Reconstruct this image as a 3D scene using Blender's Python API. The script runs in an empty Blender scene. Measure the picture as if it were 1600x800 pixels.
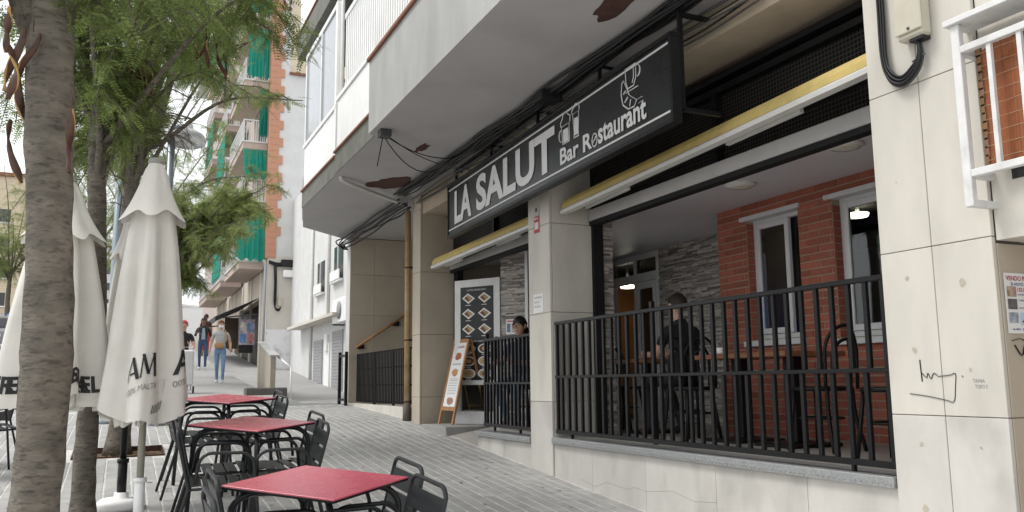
import bpy, math, random
import numpy as np
from mathutils import Vector, Matrix
R = math.radians
random.seed(7); rng = np.random.default_rng(7)
S = bpy.context.scene; COL = S.collection

# ------------------------------------------------------------------ camera
F_PX, PITCH, YAW, ROLL, EYE = 1343.0, R(8.352), R(24.43), R(-.592), 1.45
cam = bpy.data.cameras.new('camera'); co = bpy.data.objects.new('camera', cam); COL.objects.link(co); S.camera = co
cam.sensor_width = 36; cam.lens = 36 * F_PX / 1600; cam.clip_start = .05; cam.clip_end = 2000
_F = np.array([math.sin(YAW)*math.cos(PITCH), math.cos(YAW)*math.cos(PITCH), math.sin(PITCH)])
_r = np.array([math.cos(YAW), -math.sin(YAW), 0.]); _u = np.cross(_r, _F)
CR = math.cos(ROLL)*_r + math.sin(ROLL)*_u; CU = -math.sin(ROLL)*_r + math.cos(ROLL)*_u
CAM = np.array([0, 0, EYE])
m = Matrix(((CR[0], CU[0], -_F[0], 0), (CR[1], CU[1], -_F[1], 0), (CR[2], CU[2], -_F[2], EYE), (0, 0, 0, 1)))
co.matrix_world = m
def ray(x, y): return _F + (x-800)/F_PX*CR - (y-400)/F_PX*CU
def onx(x, y, X): d = ray(x, y); return CAM + d*(X/d[0])          # pixel -> point on a wall parallel to the street
def ony(x, y, Y): d = ray(x, y); return CAM + d*(Y/d[1])
def proj(P): v = np.array(P, float)-CAM; w = v@_F; return 800+F_PX*(v@CR)/w, 400-F_PX*(v@CU)/w, w

# ------------------------------------------------------------------ world, sun, exposure (bright overcast)
W = bpy.data.worlds.new('World'); S.world = W; W.use_nodes = True
wn = W.node_tree.nodes; wl = W.node_tree.links; bg = wn['Background']
SUN_EL, SUN_AZ = R(58), R(-70)
sky = wn.new('ShaderNodeTexSky'); sky.sky_type = 'NISHITA'; sky.sun_disc = False
sky.sun_elevation = SUN_EL; sky.sun_rotation = SUN_AZ; sky.dust_density = 4.0; sky.air_density = 1.0
hs = wn.new('ShaderNodeHueSaturation'); hs.inputs['Saturation'].default_value = .12
mx = wn.new('ShaderNodeMix'); mx.data_type = 'RGBA'; mx.inputs[0].default_value = .72
mx.inputs[7].default_value = (8.2, 8.35, 8.6, 1)                   # the even cloud layer
wl.new(sky.outputs[0], hs.inputs['Color']); wl.new(hs.outputs[0], mx.inputs[6]); wl.new(mx.outputs[2], bg.inputs['Color'])
bg.inputs['Strength'].default_value = .12
sl = bpy.data.lights.new('sun', 'SUN'); sl.energy = 1.35; sl.angle = R(18); sl.color = (1, .97, .93)
so = bpy.data.objects.new('sun', sl); COL.objects.link(so)
sd = Vector((math.sin(SUN_AZ)*math.cos(SUN_EL), math.cos(SUN_AZ)*math.cos(SUN_EL), math.sin(SUN_EL)))
so.rotation_euler = sd.to_track_quat('Z', 'Y').to_euler(); so.location = (0, 0, 30)
vs = S.view_settings; vs.view_transform = 'Standard'; vs.look = 'None'; vs.gamma = 1; vs.use_curve_mapping = False
vs.exposure = .66

# ------------------------------------------------------------------ materials
MATS = {}
def mat(name, col, rough=.65, var=.12, scale=6., bump=.15, bscale=60., metal=0., rand=0., stretch=(1, 1, 1), spec=.4,
        stain=None, stain_scale=1.5, stain_amt=.5, transl=0., emit=0., island=0., alpha=1., coat=0.):
    if name in MATS: return MATS[name]
    M = bpy.data.materials.new(name); M.use_nodes = True; N = M.node_tree.nodes; L = M.node_tree.links
    b = N['Principled BSDF']; b.inputs['Roughness'].default_value = rough; b.inputs['Metallic'].default_value = metal
    b.inputs['Specular IOR Level'].default_value = spec; b.inputs['Coat Weight'].default_value = coat
    g = N.new('ShaderNodeNewGeometry'); mp = N.new('ShaderNodeMapping'); mp.inputs['Scale'].default_value = stretch
    L.new(g.outputs['Position'], mp.inputs['Vector'])
    n1 = N.new('ShaderNodeTexNoise'); n1.inputs['Scale'].default_value = scale; n1.inputs['Detail'].default_value = 6; n1.inputs['Roughness'].default_value = .6
    L.new(mp.outputs[0], n1.inputs['Vector'])
    fac = N.new('ShaderNodeMapRange'); fac.inputs[1].default_value = .3; fac.inputs[2].default_value = .7
    fac.inputs[3].default_value = 1-var; fac.inputs[4].default_value = 1+var; L.new(n1.outputs[0], fac.inputs[0])
    val = fac.outputs[0]
    if rand:
        oi = N.new('ShaderNodeObjectInfo'); mr = N.new('ShaderNodeMapRange'); mr.inputs[3].default_value = 1-rand; mr.inputs[4].default_value = 1+rand
        L.new(oi.outputs['Random'], mr.inputs[0]); mu = N.new('ShaderNodeMath'); mu.operation = 'MULTIPLY'; L.new(val, mu.inputs[0]); L.new(mr.outputs[0], mu.inputs[1]); val = mu.outputs[0]
    if island:
        mr = N.new('ShaderNodeMapRange'); mr.inputs[3].default_value = 1-island; mr.inputs[4].default_value = 1+island
        L.new(g.outputs['Random Per Island'], mr.inputs[0]); mu = N.new('ShaderNodeMath'); mu.operation = 'MULTIPLY'; L.new(val, mu.inputs[0]); L.new(mr.outputs[0], mu.inputs[1]); val = mu.outputs[0]
    vm = N.new('ShaderNodeVectorMath'); vm.operation = 'SCALE'; vm.inputs[0].default_value = col; L.new(val, vm.inputs['Scale'])
    colout = vm.outputs[0]
    if stain:
        n2 = N.new('ShaderNodeTexNoise'); n2.inputs['Scale'].default_value = stain_scale; n2.inputs['Detail'].default_value = 5; L.new(mp.outputs[0], n2.inputs['Vector'])
        r2 = N.new('ShaderNodeMapRange'); r2.inputs[1].default_value = .52; r2.inputs[2].default_value = .72; r2.inputs[4].default_value = stain_amt; L.new(n2.outputs[0], r2.inputs[0])
        mm = N.new('ShaderNodeMix'); mm.data_type = 'RGBA'; mm.inputs[7].default_value = (*stain, 1); L.new(r2.outputs[0], mm.inputs[0]); L.new(colout, mm.inputs[6]); colout = mm.outputs[2]
    L.new(colout, b.inputs['Base Color'])
    if bump:
        n3 = N.new('ShaderNodeTexNoise'); n3.inputs['Scale'].default_value = bscale; n3.inputs['Detail'].default_value = 4; L.new(mp.outputs[0], n3.inputs['Vector'])
        bp = N.new('ShaderNodeBump'); bp.inputs['Strength'].default_value = bump; bp.inputs['Distance'].default_value = .01; L.new(n3.outputs[0], bp.inputs['Height']); L.new(bp.outputs[0], b.inputs['Normal'])
        rr = N.new('ShaderNodeMapRange'); rr.inputs[3].default_value = max(.02, rough-.12); rr.inputs[4].default_value = min(1, rough+.12); L.new(n1.outputs[0], rr.inputs[0]); L.new(rr.outputs[0], b.inputs['Roughness'])
    if transl:
        t = N.new('ShaderNodeBsdfTranslucent'); L.new(colout, t.inputs[0]); ms = N.new('ShaderNodeMixShader'); ms.inputs[0].default_value = transl
        L.new(b.outputs[0], ms.inputs[1]); L.new(t.outputs[0], ms.inputs[2]); L.new(ms.outputs[0], N['Material Output'].inputs['Surface'])
    if emit:
        b.inputs['Emission Color'].default_value = (*col, 1); b.inputs['Emission Strength'].default_value = emit
    MATS[name] = M; return M
def glassmat(name, tint=(.75, .8, .8), mixf=.3):
    M = bpy.data.materials.new(name); M.use_nodes = True; N = M.node_tree.nodes; L = M.node_tree.links; N.remove(N['Principled BSDF'])
    t = N.new('ShaderNodeBsdfTransparent'); t.inputs[0].default_value = (*tint, 1); gl = N.new('ShaderNodeBsdfGlossy'); gl.inputs['Roughness'].default_value = .02
    fr = N.new('ShaderNodeLayerWeight'); pw = N.new('ShaderNodeMath'); pw.operation = 'POWER'; pw.inputs[1].default_value = 4; ad = N.new('ShaderNodeMath'); ad.operation = 'ADD'; ad.use_clamp = True; ad.inputs[1].default_value = mixf
    L.new(fr.outputs['Facing'], pw.inputs[0]); L.new(pw.outputs[0], ad.inputs[0]); ms = N.new('ShaderNodeMixShader'); L.new(ad.outputs[0], ms.inputs[0]); L.new(t.outputs[0], ms.inputs[1]); L.new(gl.outputs[0], ms.inputs[2])
    L.new(ms.outputs[0], N['Material Output'].inputs['Surface']); MATS[name] = M; return M
LIME = mat('limestone', (.575, .545, .485), .5, .09, 3, .06, 40, rand=.05, stretch=(1, 1, .38), stain=(.40, .375, .33), stain_scale=3.2, stain_amt=.45)
LIMELOW = mat('limestone_grimy', (.55, .53, .49), .55, .10, 3, .08, 40, rand=.06, stretch=(1, 1, .6), stain=(.27, .26, .24), stain_scale=2.3, stain_amt=.6)
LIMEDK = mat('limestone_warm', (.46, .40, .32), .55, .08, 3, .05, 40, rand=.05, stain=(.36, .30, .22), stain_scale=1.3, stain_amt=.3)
GROUT = mat('grout', (.22, .205, .18), .9)
TAN = mat('tan_render', (.43, .36, .27), .8, .12, 3, .2, 50, stain=(.30, .25, .19), stain_scale=1.4)
SOFF = mat('soffit_paint', (.44, .43, .432), .8, .06, 1.5, .1, 40, stain=(.36, .35, .345), stain_scale=1.6)
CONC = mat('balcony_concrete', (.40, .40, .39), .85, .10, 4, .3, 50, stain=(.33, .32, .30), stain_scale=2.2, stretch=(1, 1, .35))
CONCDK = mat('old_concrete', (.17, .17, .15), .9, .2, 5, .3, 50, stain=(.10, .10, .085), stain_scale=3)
WHITE = mat('white_paint', (.88, .88, .87), .55, .05, 4, .05)
WALLW = mat('white_render', (.64, .64, .63), .8, .06, 2, .15, 40, stain=(.5, .49, .46), stain_scale=1.2, stain_amt=.3)
CREAM = mat('cream_render', (.62, .58, .52), .85, .06, 2, .15, 40, stain=(.45, .42, .37), stain_scale=1., stain_amt=.3)
PEEL = mat('peeling_white', (.76, .76, .76), .8, .04, 2, .15, 40, stain=(.38, .38, .38), stain_scale=2.6, stain_amt=.8)
BLACKP = mat('black_painted_steel', (.008, .008, .009), .42, .2, 30, .05, 90, spec=.3)
BLACKM = mat('matt_black', (.005, .005, .0055), .7, .2, 8, .05)
CHAIRM = mat('anthracite_steel', (.015, .0175, .019), .42, .2, 25, .06, 120, spec=.4)
SIGNM = mat('sign_face', (.008, .0105, .0115), .3, .12, 3, .02, spec=.5)
LETTER = mat('letter_white', (.72, .72, .71), .4, .04, 6, 0)
RED = mat('red_laminate', (.54, .095, .14), .27, .05, 5, .03, 140, spec=.55, stain=(.54, .12, .16), stain_scale=2.5, stain_amt=.18)
BRICK = mat('red_brick', (.39, .125, .08), .8, .14, 25, .3, 120, rand=.22)
MORTAR = mat('mortar', (.42, .33, .25), .95, .12, 20, .3)
STONE = mat('split_stone', (.36, .33, .30), .75, .2, 25, .3, 80, island=.6)
ALU = mat('white_aluminium', (.72, .73, .73), .4, .04, 5, .02)
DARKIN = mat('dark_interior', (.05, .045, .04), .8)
ORANGEW = mat('orange_wall', (.40, .20, .07), .8)
FLOORT = mat('terrace_floor', (.38, .36, .33), .5, .08, 6, .04)
CEIL = mat('terrace_ceiling', (.80, .80, .84), .4, .03, 2, 0)
PAVER = mat('paver', (.365, .36, .345), .85, .13, 9, .3, 150, rand=.10, island=.09, stain=(.26, .255, .245), stain_scale=1.1, stain_amt=.5)
JOINT = mat('paver_joint', (.55, .54, .515), .95, .2, 14, .2)
PAVEFAR = mat('far_paving', (.31, .305, .295), .9, .08, 3, .1)
ASPH = mat('asphalt', (.10, .10, .10), .9, .15, 20, .3)
KERB = mat('kerb_stone', (.38, .38, .37), .8, .1, 8, .2)
YELLOW = mat('awning_yellow', (.52, .40, .14), .75, .10, 9, .15, 200, stain=(.35, .27, .12), stain_scale=5, stain_amt=.4)
BAR = mat('awning_bar', (.62, .61, .58), .4, .05, 8, .02)
SHUT = mat('shutter_grey', (.44, .43, .42), .45, .06, 6, .03)
TREAD = mat('tread_plate', (.36, .37, .37), .4, .15, 60, .5, 120, metal=.5)
BARK = mat('bark', (.145, .127, .104), .9, .38, 7, 1.0, 34, stretch=(1, 1, 2.6), stain=(.04, .034, .028), stain_scale=20, stain_amt=.8)
LEAF = mat('leaf', (.195, .255, .08), .55, .35, 1.3, 0, transl=.5, island=.35, spec=.3)
LEAF2 = mat('leaf_light', (.235, .285, .10), .55, .35, 1.3, 0, transl=.5, island=.35, spec=.3)
POD = mat('seed_pod', (.075, .035, .022), .5, .4, 30, .2)
PODE = mat('seed_pod_edge', (.38, .22, .07), .5, .3, 30, .2)
CANVAS = mat('umbrella_canvas', (.71, .69, .64), .85, .05, 5, .12, 250, transl=.12, stain=(.55, .52, .46), stain_scale=3, stain_amt=.3)
INK = mat('ink', (.015, .015, .016), .6, 0, 5, 0)
INKG = mat('ink_grey', (.22, .22, .22), .6, 0, 5, 0)
POLEB = mat('beige_pole', (.30, .29, .24), .45, .05, 6, 0)
LAMPM = mat('lamp_metal', (.22, .26, .29), .35, .08, 8, .02, metal=.3)
CHROME = mat('lamp_reflector', (.6, .6, .6), .2, .05, 5, 0, metal=.8)
WOOD = mat('sign_wood', (.36, .18, .07), .55, .2, 12, .1, stretch=(1, 1, .2))
TWOOD = mat('table_wood', (.27, .115, .05), .45, .2, 12, .1, stretch=(1, .2, 1))
PAPER = mat('paper', (.75, .75, .74), .8, .03, 8, 0)
PIPE = mat('tan_pipe', (.40, .27, .13), .6, .15, 8, .1, stain=(.5, .45, .36), stain_scale=6, stain_amt=.6)
CABLE = mat('cable', (.012, .012, .013), .55, .1, 10, 0)
CABLEG = mat('cable_grey', (.07, .07, .075), .55, .1, 10, 0)
RUST = mat('rust_patch', (.075, .035, .027), .9, .3, 8, .4)
BOXP = mat('box_plastic', (.50, .47, .38), .55, .06, 8, .03)
BAMBOO = mat('bamboo_blind', (.25, .082, .03), .65, .3, 14, .2, stretch=(1, 6, .15))
BAMED = mat('bamboo_edge', (.22, .12, .06), .8, .3, 20, .2)
TERRA = mat('terracotta_cap', (.23, .10, .065), .8, .2, 8, .2)
OBRICK = mat('orange_brick', (.50, .26, .17), .85, .15, 20, .2)
GREEN = mat('green_curtain', (.02, .30, .22), .8, .1, 4, .1, transl=.25)
SKIN = mat('skin', (.50, .30, .22), .55, .05, 8, 0)
SKIND = mat('skin_dark', (.20, .11, .07), .55, .05, 8, 0)
DENIM = mat('denim', (.16, .25, .38), .85, .2, 14, .1)
DENIMD = mat('dark_denim', (.05, .08, .15), .85, .2, 14, .1)
GLASS = glassmat('window_glass', (.55, .6, .6), .06)
SOIL = mat('soil', (.16, .105, .06), .95, .4, 30, .8, 40)
def C(name, col, rough=.6, **k): return mat(name, col, rough, **{**dict(var=.08, scale=8, bump=0), **k})

# ------------------------------------------------------------------ mesh helpers
class MB:
    def __init__(s): s.v = []; s.f = []; s.mi = []; s.sm = []
    def add(s, vs, fs, mi=0, sm=False):
        o = len(s.v); s.v += [tuple(map(float, v)) for v in vs]
        for f in fs: s.f.append(tuple(i+o for i in f)); s.mi.append(mi); s.sm.append(sm)
        return s
    def box(s, a, b, mi=0):
        (x0, y0, z0), (x1, y1, z1) = a, b
        return s.add([(x0,y0,z0),(x1,y0,z0),(x1,y1,z0),(x0,y1,z0),(x0,y0,z1),(x1,y0,z1),(x1,y1,z1),(x0,y1,z1)],
                     [(3,2,1,0),(4,5,6,7),(0,1,5,4),(1,2,6,5),(2,3,7,6),(3,0,4,7)], mi)
    def cbox(s, a, b, c=.004, mi=0):                       # chamfered box
        lo = np.minimum(a, b); hi = np.maximum(a, b); c = min(c, *(0.45*(hi-lo)))
        vs = []; idx = {}
        for ix in (0, 1):
            for iy in (0, 1):
                for iz in (0, 1):
                    p = [hi[k] if (ix, iy, iz)[k] else lo[k] for k in range(3)]
                    for ax in range(3):
                        q = list(p)
                        for k in range(3):
                            if k != ax: q[k] += -c if (ix, iy, iz)[k] else c
                        idx[(ix, iy, iz, ax)] = len(vs); vs.append(q)
        fs = []
        for ax in range(3):
            o = [k for k in range(3) if k != ax]
            for sd in (0, 1):
                cs = []
                for (u, v) in ((0,0),(1,0),(1,1),(0,1)):
                    k = [0,0,0]; k[ax] = sd; k[o[0]] = u; k[o[1]] = v; cs.append(idx[(*k, ax)])
                flip = (sd == 1) == (ax == 1)
                fs.append(tuple(cs[::-1] if flip else cs))
                if sd == 0: pass
        for ax in range(3):                                 # edges along ax
            o = [k for k in range(3) if k != ax]
            for u in (0, 1):
                for v in (0, 1):
                    k0 = [0,0,0]; k0[o[0]] = u; k0[o[1]] = v; k1 = list(k0); k1[ax] = 1
                    fs.append((idx[(*k0, o[0])], idx[(*k0, o[1])], idx[(*k1, o[1])], idx[(*k1, o[0])]))
        for ix in (0, 1):
            for iy in (0, 1):
                for iz in (0, 1): fs.append(tuple(idx[(ix, iy, iz, ax)] for ax in range(3)))
        return s.add(vs, fs, mi)
    def obox(s, c, ax, ay, az, mi=0):                       # oriented box from centre and half axes
        c, ax, ay, az = map(np.array, (c, ax, ay, az))
        vs = [c+sx*ax+sy*ay+sz*az for sz in (-1, 1) for sx, sy in ((-1,-1),(1,-1),(1,1),(-1,1))]
        return s.add(vs, [(3,2,1,0),(4,5,6,7),(0,1,5,4),(1,2,6,5),(2,3,7,6),(3,0,4,7)], mi)
    def bar(s, p, q, w, h=None, mi=0, up=(0,0,1)):
        p = np.array(p, float); q = np.array(q, float); d = q-p; L = np.linalg.norm(d); d /= L
        u = np.array(up, float)
        if abs(d@u) > .95: u = np.array([1., 0, 0])
        a = np.cross(d, u); a /= np.linalg.norm(a); b = np.cross(a, d)
        return s.obox((p+q)/2, d*L/2, a*w/2, b*(h or w)/2, mi)
    def tube(s, pts, r, n=8, mi=0, cap=True, sm=True, flat=1.):
        P = [np.array(p, float) for p in pts]; rs = r if hasattr(r, '__len__') else [r]*len(P)
        t0 = P[1]-P[0]; t0 /= np.linalg.norm(t0); u = np.array([0, 0, 1.]) if abs(t0[2]) < .9 else np.array([1., 0, 0])
        a = np.cross(t0, u); a /= np.linalg.norm(a); vs = []
        for i, p in enumerate(P):
            t = (P[min(i+1, len(P)-1)]-P[max(i-1, 0)]); t = t/(np.linalg.norm(t)+1e-9)
            a = a-(a@t)*t; a /= np.linalg.norm(a)+1e-9; b = np.cross(t, a)
            for k in range(n):
                th = 2*math.pi*k/n; vs.append(p+rs[i]*(math.cos(th)*a+flat*math.sin(th)*b))
        fs = [(i*n+k, i*n+(k+1) % n, (i+1)*n+(k+1) % n, (i+1)*n+k) for i in range(len(P)-1) for k in range(n)]
        if cap: fs += [tuple(range(n))[::-1], tuple((len(P)-1)*n+k for k in range(n))]
        return s.add(vs, fs, mi, sm)
    def lathe(s, prof, n=24, c=(0, 0, 0), mi=0, sm=True, cap=True):
        vs = [(c[0]+r*math.cos(2*math.pi*k/n), c[1]+r*math.sin(2*math.pi*k/n), c[2]+z) for r, z in prof for k in range(n)]
        fs = [(i*n+k, i*n+(k+1) % n, (i+1)*n+(k+1) % n, (i+1)*n+k) for i in range(len(prof)-1) for k in range(n)]
        if cap: fs += [tuple(range(n))[::-1], tuple((len(prof)-1)*n+k for k in range(n))]
        return s.add(vs, fs, mi, sm)
    def prism(s, poly, z0, z1, mi=0):
        n = len(poly); vs = [(x, y, z0) for x, y in poly]+[(x, y, z1) for x, y in poly]
        return s.add(vs, [tuple(range(n))[::-1], tuple(range(n, 2*n))]+[(i, (i+1) % n, n+(i+1) % n, n+i) for i in range(n)], mi)
    def xf(s, M):
        M = np.array(M); s.v = [tuple(M[:3, :3]@np.array(v)+M[:3, 3]) for v in s.v]; return s
    def mesh(s, name):
        me = bpy.data.meshes.new(name); me.from_pydata(s.v, [], s.f); me.update()
        me.polygons.foreach_set('material_index', s.mi); me.polygons.foreach_set('use_smooth', s.sm)
        return me
def tag(o, label=None, cat=None, group=None, kind=None):
    if label: o['label'] = label
    if cat: o['category'] = cat
    if group: o['group'] = group
    if kind: o['kind'] = kind
    return o
def link(name, me, mats=None, parent=None, **k):
    if isinstance(me, MB):
        me = me.mesh(name)
    if mats is not None:
        for mm in (mats if isinstance(mats, (list, tuple)) else [mats]): me.materials.append(mm)
    o = bpy.data.objects.new(name, me); COL.objects.link(o)
    if parent: o.parent = parent
    return tag(o, **k)
def empty(name, loc=(0, 0, 0), **k):
    o = bpy.data.objects.new(name, None); o.empty_display_size = .1; COL.objects.link(o); o.location = loc; return tag(o, **k)
def dup(root, M, label=None):
    r = root.copy(); COL.objects.link(r); r.matrix_basis = M
    if label: r['label'] = label
    for ch in list(root.children):
        c = ch.copy(); COL.objects.link(c); c.parent = r
        for g2 in ch.children: d = g2.copy(); COL.objects.link(d); d.parent = c
    return r
def arc(c, r, a0, a1, n, ex, ey):
    c, ex, ey = map(lambda q: np.array(q, float), (c, ex, ey)); return [c+r*(math.cos(a)*ex+math.sin(a)*ey) for a in np.linspace(a0, a1, n)]
def smooth_path(pts, n=6):                                   # Catmull-Rom
    P = [np.array(p, float) for p in pts]; P = [2*P[0]-P[1]]+P+[2*P[-1]-P[-2]]; out = []
    for i in range(1, len(P)-2):
        for t in np.linspace(0, 1, n, endpoint=False):
            a, b, c, d = P[i-1:i+3]; out.append(.5*((2*b)+(c-a)*t+(2*a-5*b+4*c-d)*t*t+(3*b-a-3*c+d)*t**3))
    return out+[P[-2]]
_tc = {}
def text2d(txt, bold=0., space=1.):
    key = (txt, bold, space)
    if key in _tc: return _tc[key]
    if txt == 'AM':                                          # drawn strokes for the big brewery capitals
        st = [((0, 0), (.34, 1), .07), ((.34, 1), (.66, 0), .17), ((.17, .30), (.53, .30), .08), ((.80, 0), (.90, 1), .07), ((.90, 1), (1.16, .12), .15), ((1.16, .12), (1.44, 1), .07), ((1.44, 1), (1.52, 0), .17)]
        v = []; f = []
        for (a, b, w) in st:
            a, b = np.array(a), np.array(b); d = (b-a)/np.linalg.norm(b-a); n = np.array((-d[1], d[0]))*w/2
            if abs(d[0]) < .9: n = np.array((w/2, 0.))
            for i in range(6):
                p, q = a+(b-a)*i/6, a+(b-a)*(i+1)/6; o = len(v); v += [p-n, q-n, q+n, p+n]; f.append((o, o+1, o+2, o+3))
        v = np.array(v); v = v-v.min(0); _tc[key] = (v, f, v.max(0)); return _tc[key]
    cu = bpy.data.curves.new('t', 'FONT'); cu.body = txt; cu.size = 1; cu.offset = bold; cu.resolution_u = 4; cu.space_character = space
    o = bpy.data.objects.new('t', cu); COL.objects.link(o); dg = bpy.context.evaluated_depsgraph_get(); e = o.evaluated_get(dg); me = e.to_mesh()
    v = np.array([w.co[:2] for w in me.vertices]); f = [tuple(p.vertices) for p in me.polygons]
    e.to_mesh_clear(); bpy.data.objects.remove(o); bpy.data.curves.remove(cu)
    if len(v) == 0: v = np.zeros((1, 2))
    v = (v-v.min(0)); _tc[key] = (v, f, v.max(0)); return _tc[key]
def text_on(mb, txt, O, ux, uy, w, h, bold=0., lift=None, mi=0):  # text filling w x h at O along ux, uy
    v, f, mxx = text2d(txt, bold); O, ux, uy = map(lambda q: np.array(q, float), (O, ux, uy)); l = np.array(lift if lift is not None else (0, 0, 0), float)
    mb.add([O+l+ux*(p[0]/mxx[0]*w)+uy*(p[1]/mxx[1]*h) for p in v], f, mi)
def refine2d(v, f):
    import bmesh
    bm = bmesh.new(); vv = [bm.verts.new((p[0], p[1], 0)) for p in v]
    for q in f:
        try: bm.faces.new([vv[i] for i in q])
        except ValueError: pass
    bmesh.ops.triangulate(bm, faces=bm.faces[:])
    for _ in range(3):
        es = [e for e in bm.edges if e.calc_length() > .12]
        if not es: break
        bmesh.ops.subdivide_edges(bm, edges=es, cuts=1); bmesh.ops.triangulate(bm, faces=bm.faces[:])
    bm.verts.index_update(); V = np.array([w.co[:2] for w in bm.verts]); Fc = [tuple(w.index for w in q.verts) for q in bm.faces]; bm.free(); return V, Fc
def npmesh(name, V, Q):
    me = bpy.data.meshes.new(name); nv, nf, k = len(V), len(Q), Q.shape[1]
    me.vertices.add(nv); me.vertices.foreach_set('co', V.astype(np.float32).ravel()); me.loops.add(nf*k); me.loops.foreach_set('vertex_index', Q.astype(np.int32).ravel())
    me.polygons.add(nf); me.polygons.foreach_set('loop_start', np.arange(0, nf*k, k, dtype=np.int32)); me.update(calc_edges=True); me.validate(); return me

# ------------------------------------------------------------------ ground profile: the street climbs away from the camera
GY = [-30, 5.88, 12, 15.6, 23.5, 32, 99, 220]; GZ = [-2.5, .437, .93, 1.08, 1.45, 2.09, 8.75, 21.5]
def g(y): return float(np.interp(y, GY, GZ))
def G(x, y): return g(y)+.01*(x-3.8)
XF = 3.8                                                    # facade plane of the corner building
ZS = 4.14                                                   # underside of the balconies
ZF = .93                                                    # terrace floor

def sheet(name, xs, ys, fz, matl, **k):
    mb = MB(); n = len(xs)
    vs = [(x, y, fz(x, y)) for y in ys for x in xs]; fs = [(j*n+i, j*n+i+1, (j+1)*n+i+1, (j+1)*n+i) for j in range(len(ys)-1) for i in range(n-1)]
    mb.add(vs, fs); return link(name, mb, matl, **k)
ysl = list(np.linspace(-30, 40, 71))+list(np.linspace(44, 99, 12))+[130, 170, 220]
sheet('ground', [-250, -60, -13.5, 12, 60, 250], ysl, lambda x, y: min(g(y), G(x, y))-.55-(.02*y if abs(x) > 15 else 0), PAVEFAR, kind='structure')
yn = [y for y in ysl if y <= 40]; 
PIT = (-.40, .47, 9.88, 10.53)
sw_y = sorted(set([y for y in ysl]+[15.6, 19.3, PIT[2], PIT[3]])); 
mb = MB()
xs = [-3.2, PIT[0], PIT[1], 3.1]
for j in range(len(sw_y)-1):
    for i in range(3):
        if i == 1 and sw_y[j] >= PIT[2]-1e-6 and sw_y[j+1] <= PIT[3]+1e-6: continue
        q = [(xs[i], sw_y[j]), (xs[i+1], sw_y[j]), (xs[i+1], sw_y[j+1]), (xs[i], sw_y[j+1])]
        mb.add([(x, y, G(x, y)+.0035) for x, y in q], [(0, 1, 2, 3)], 1 if sw_y[j] >= 15.59 else 0)
ys2 = [y for y in sw_y if y <= 19.31]
for j in range(len(ys2)-1):
    q = [(3.1, ys2[j]), (3.8, ys2[j]), (3.8, ys2[j+1]), (3.1, ys2[j+1])]
    mb.add([(x, y, min(G(x, y), 1.085)+.0035) for x, y in q], [(0, 1, 2, 3)], 1 if ys2[j] >= 15.59 else 0)
SIDEWALK = link('pavement', mb, [JOINT, PAVEFAR], kind='structure')
sheet('side_yard', [3.8, 6, 9], [15.5, 19.3, 30, 45], lambda x, y: 1.075 if y < 17 else 1.0, PAVEFAR, kind='structure')
sheet('side_yard_strip', [3.1, 3.8], [19.3, 30, 45], lambda x, y: 1.0, PAVEFAR, kind='structure')
sheet('road', [-12, -3.35], ysl, lambda x, y: G(-3.2, y)-.12, mat('pale_road', (.30, .30, .295), .9, .1, 12, .2), kind='structure')
mb = MB()
for j in range(len(ysl)-1):
    a, b = ysl[j], ysl[j+1]
    mb.add([(-3.35, a, G(-3.2, a)-.14), (-3.2, a, G(-3.2, a)-.14), (-3.2, a, G(-3.2, a)), (-3.35, a, G(-3.2, a)),
            (-3.35, b, G(-3.2, b)-.14), (-3.2, b, G(-3.2, b)-.14), (-3.2, b, G(-3.2, b)), (-3.35, b, G(-3.2, b))], [(3, 2, 6, 7), (0, 3, 7, 4), (1, 5, 6, 2)])
link('kerb', mb, KERB, kind='structure')

# pavers: 10 x 20 cm blocks in rows along the street
PW, PL = .107, .215
def paver_vs(x0, y0, w, l, dz, tl):
    c = .004; zz = [G(x0, y0), G(x0+w, y0), G(x0+w, y0+l), G(x0, y0+l)]
    o = [(x0, y0), (x0+w, y0), (x0+w, y0+l), (x0, y0+l)]; i = [(x0+c, y0+c), (x0+w-c, y0+c), (x0+w-c, y0+l-c), (x0+c, y0+l-c)]
    return [(*o[k], zz[k]-.008) for k in range(4)]+[(*o[k], zz[k]+.0045+dz) for k in range(4)]+[(*i[k], zz[k]+.007+dz+tl*(k in (1, 2))) for k in range(4)]
PF = [(0,1,5,4),(1,2,6,5),(2,3,7,6),(3,0,4,7),(4,5,9,8),(5,6,10,9),(6,7,11,10),(7,4,8,11),(8,9,10,11)]
cand = []; 
for i in range(64):
    x = XF-.014-64*PW+i*PW; y = 2.2+(PL/2 if i % 2 else 0)
    while y < 15.3:
        px, py, w = proj((x+PW/2, y+PL/2, G(x, y)))
        inpit = x+PW > PIT[0]-.0 and x < PIT[1] and y+PL > PIT[2] and y < PIT[3]
        if w > .5 and -80 < px < 1100 and py < 900 and not inpit :
            cand.append((1/w**2 if (0 < px < 1600 and py < 800) else 0, x, y))
        y += PL
cand.sort(reverse=True)
# those that show largest and clear of the furniture stay single pieces
rest = MB(); single = 0; pm = {}
for sc_, x, y in cand:
    dz = rng.uniform(-.0015, .0015); tl = rng.uniform(-.0012, .0012); gx = .010+rng.uniform(0, .006)
    if sc_ > 0 and single < 300:
        o = link('paver', MB().add(paver_vs(x, y, PW-gx, PL-.0025, dz, tl), PF), PAVER, SIDEWALK); single += 1
    else: rest.add(paver_vs(x, y, PW-gx, PL-.0025, dz, tl), PF)
link('paver_field', rest, PAVER, SIDEWALK, kind='stuff')
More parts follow.
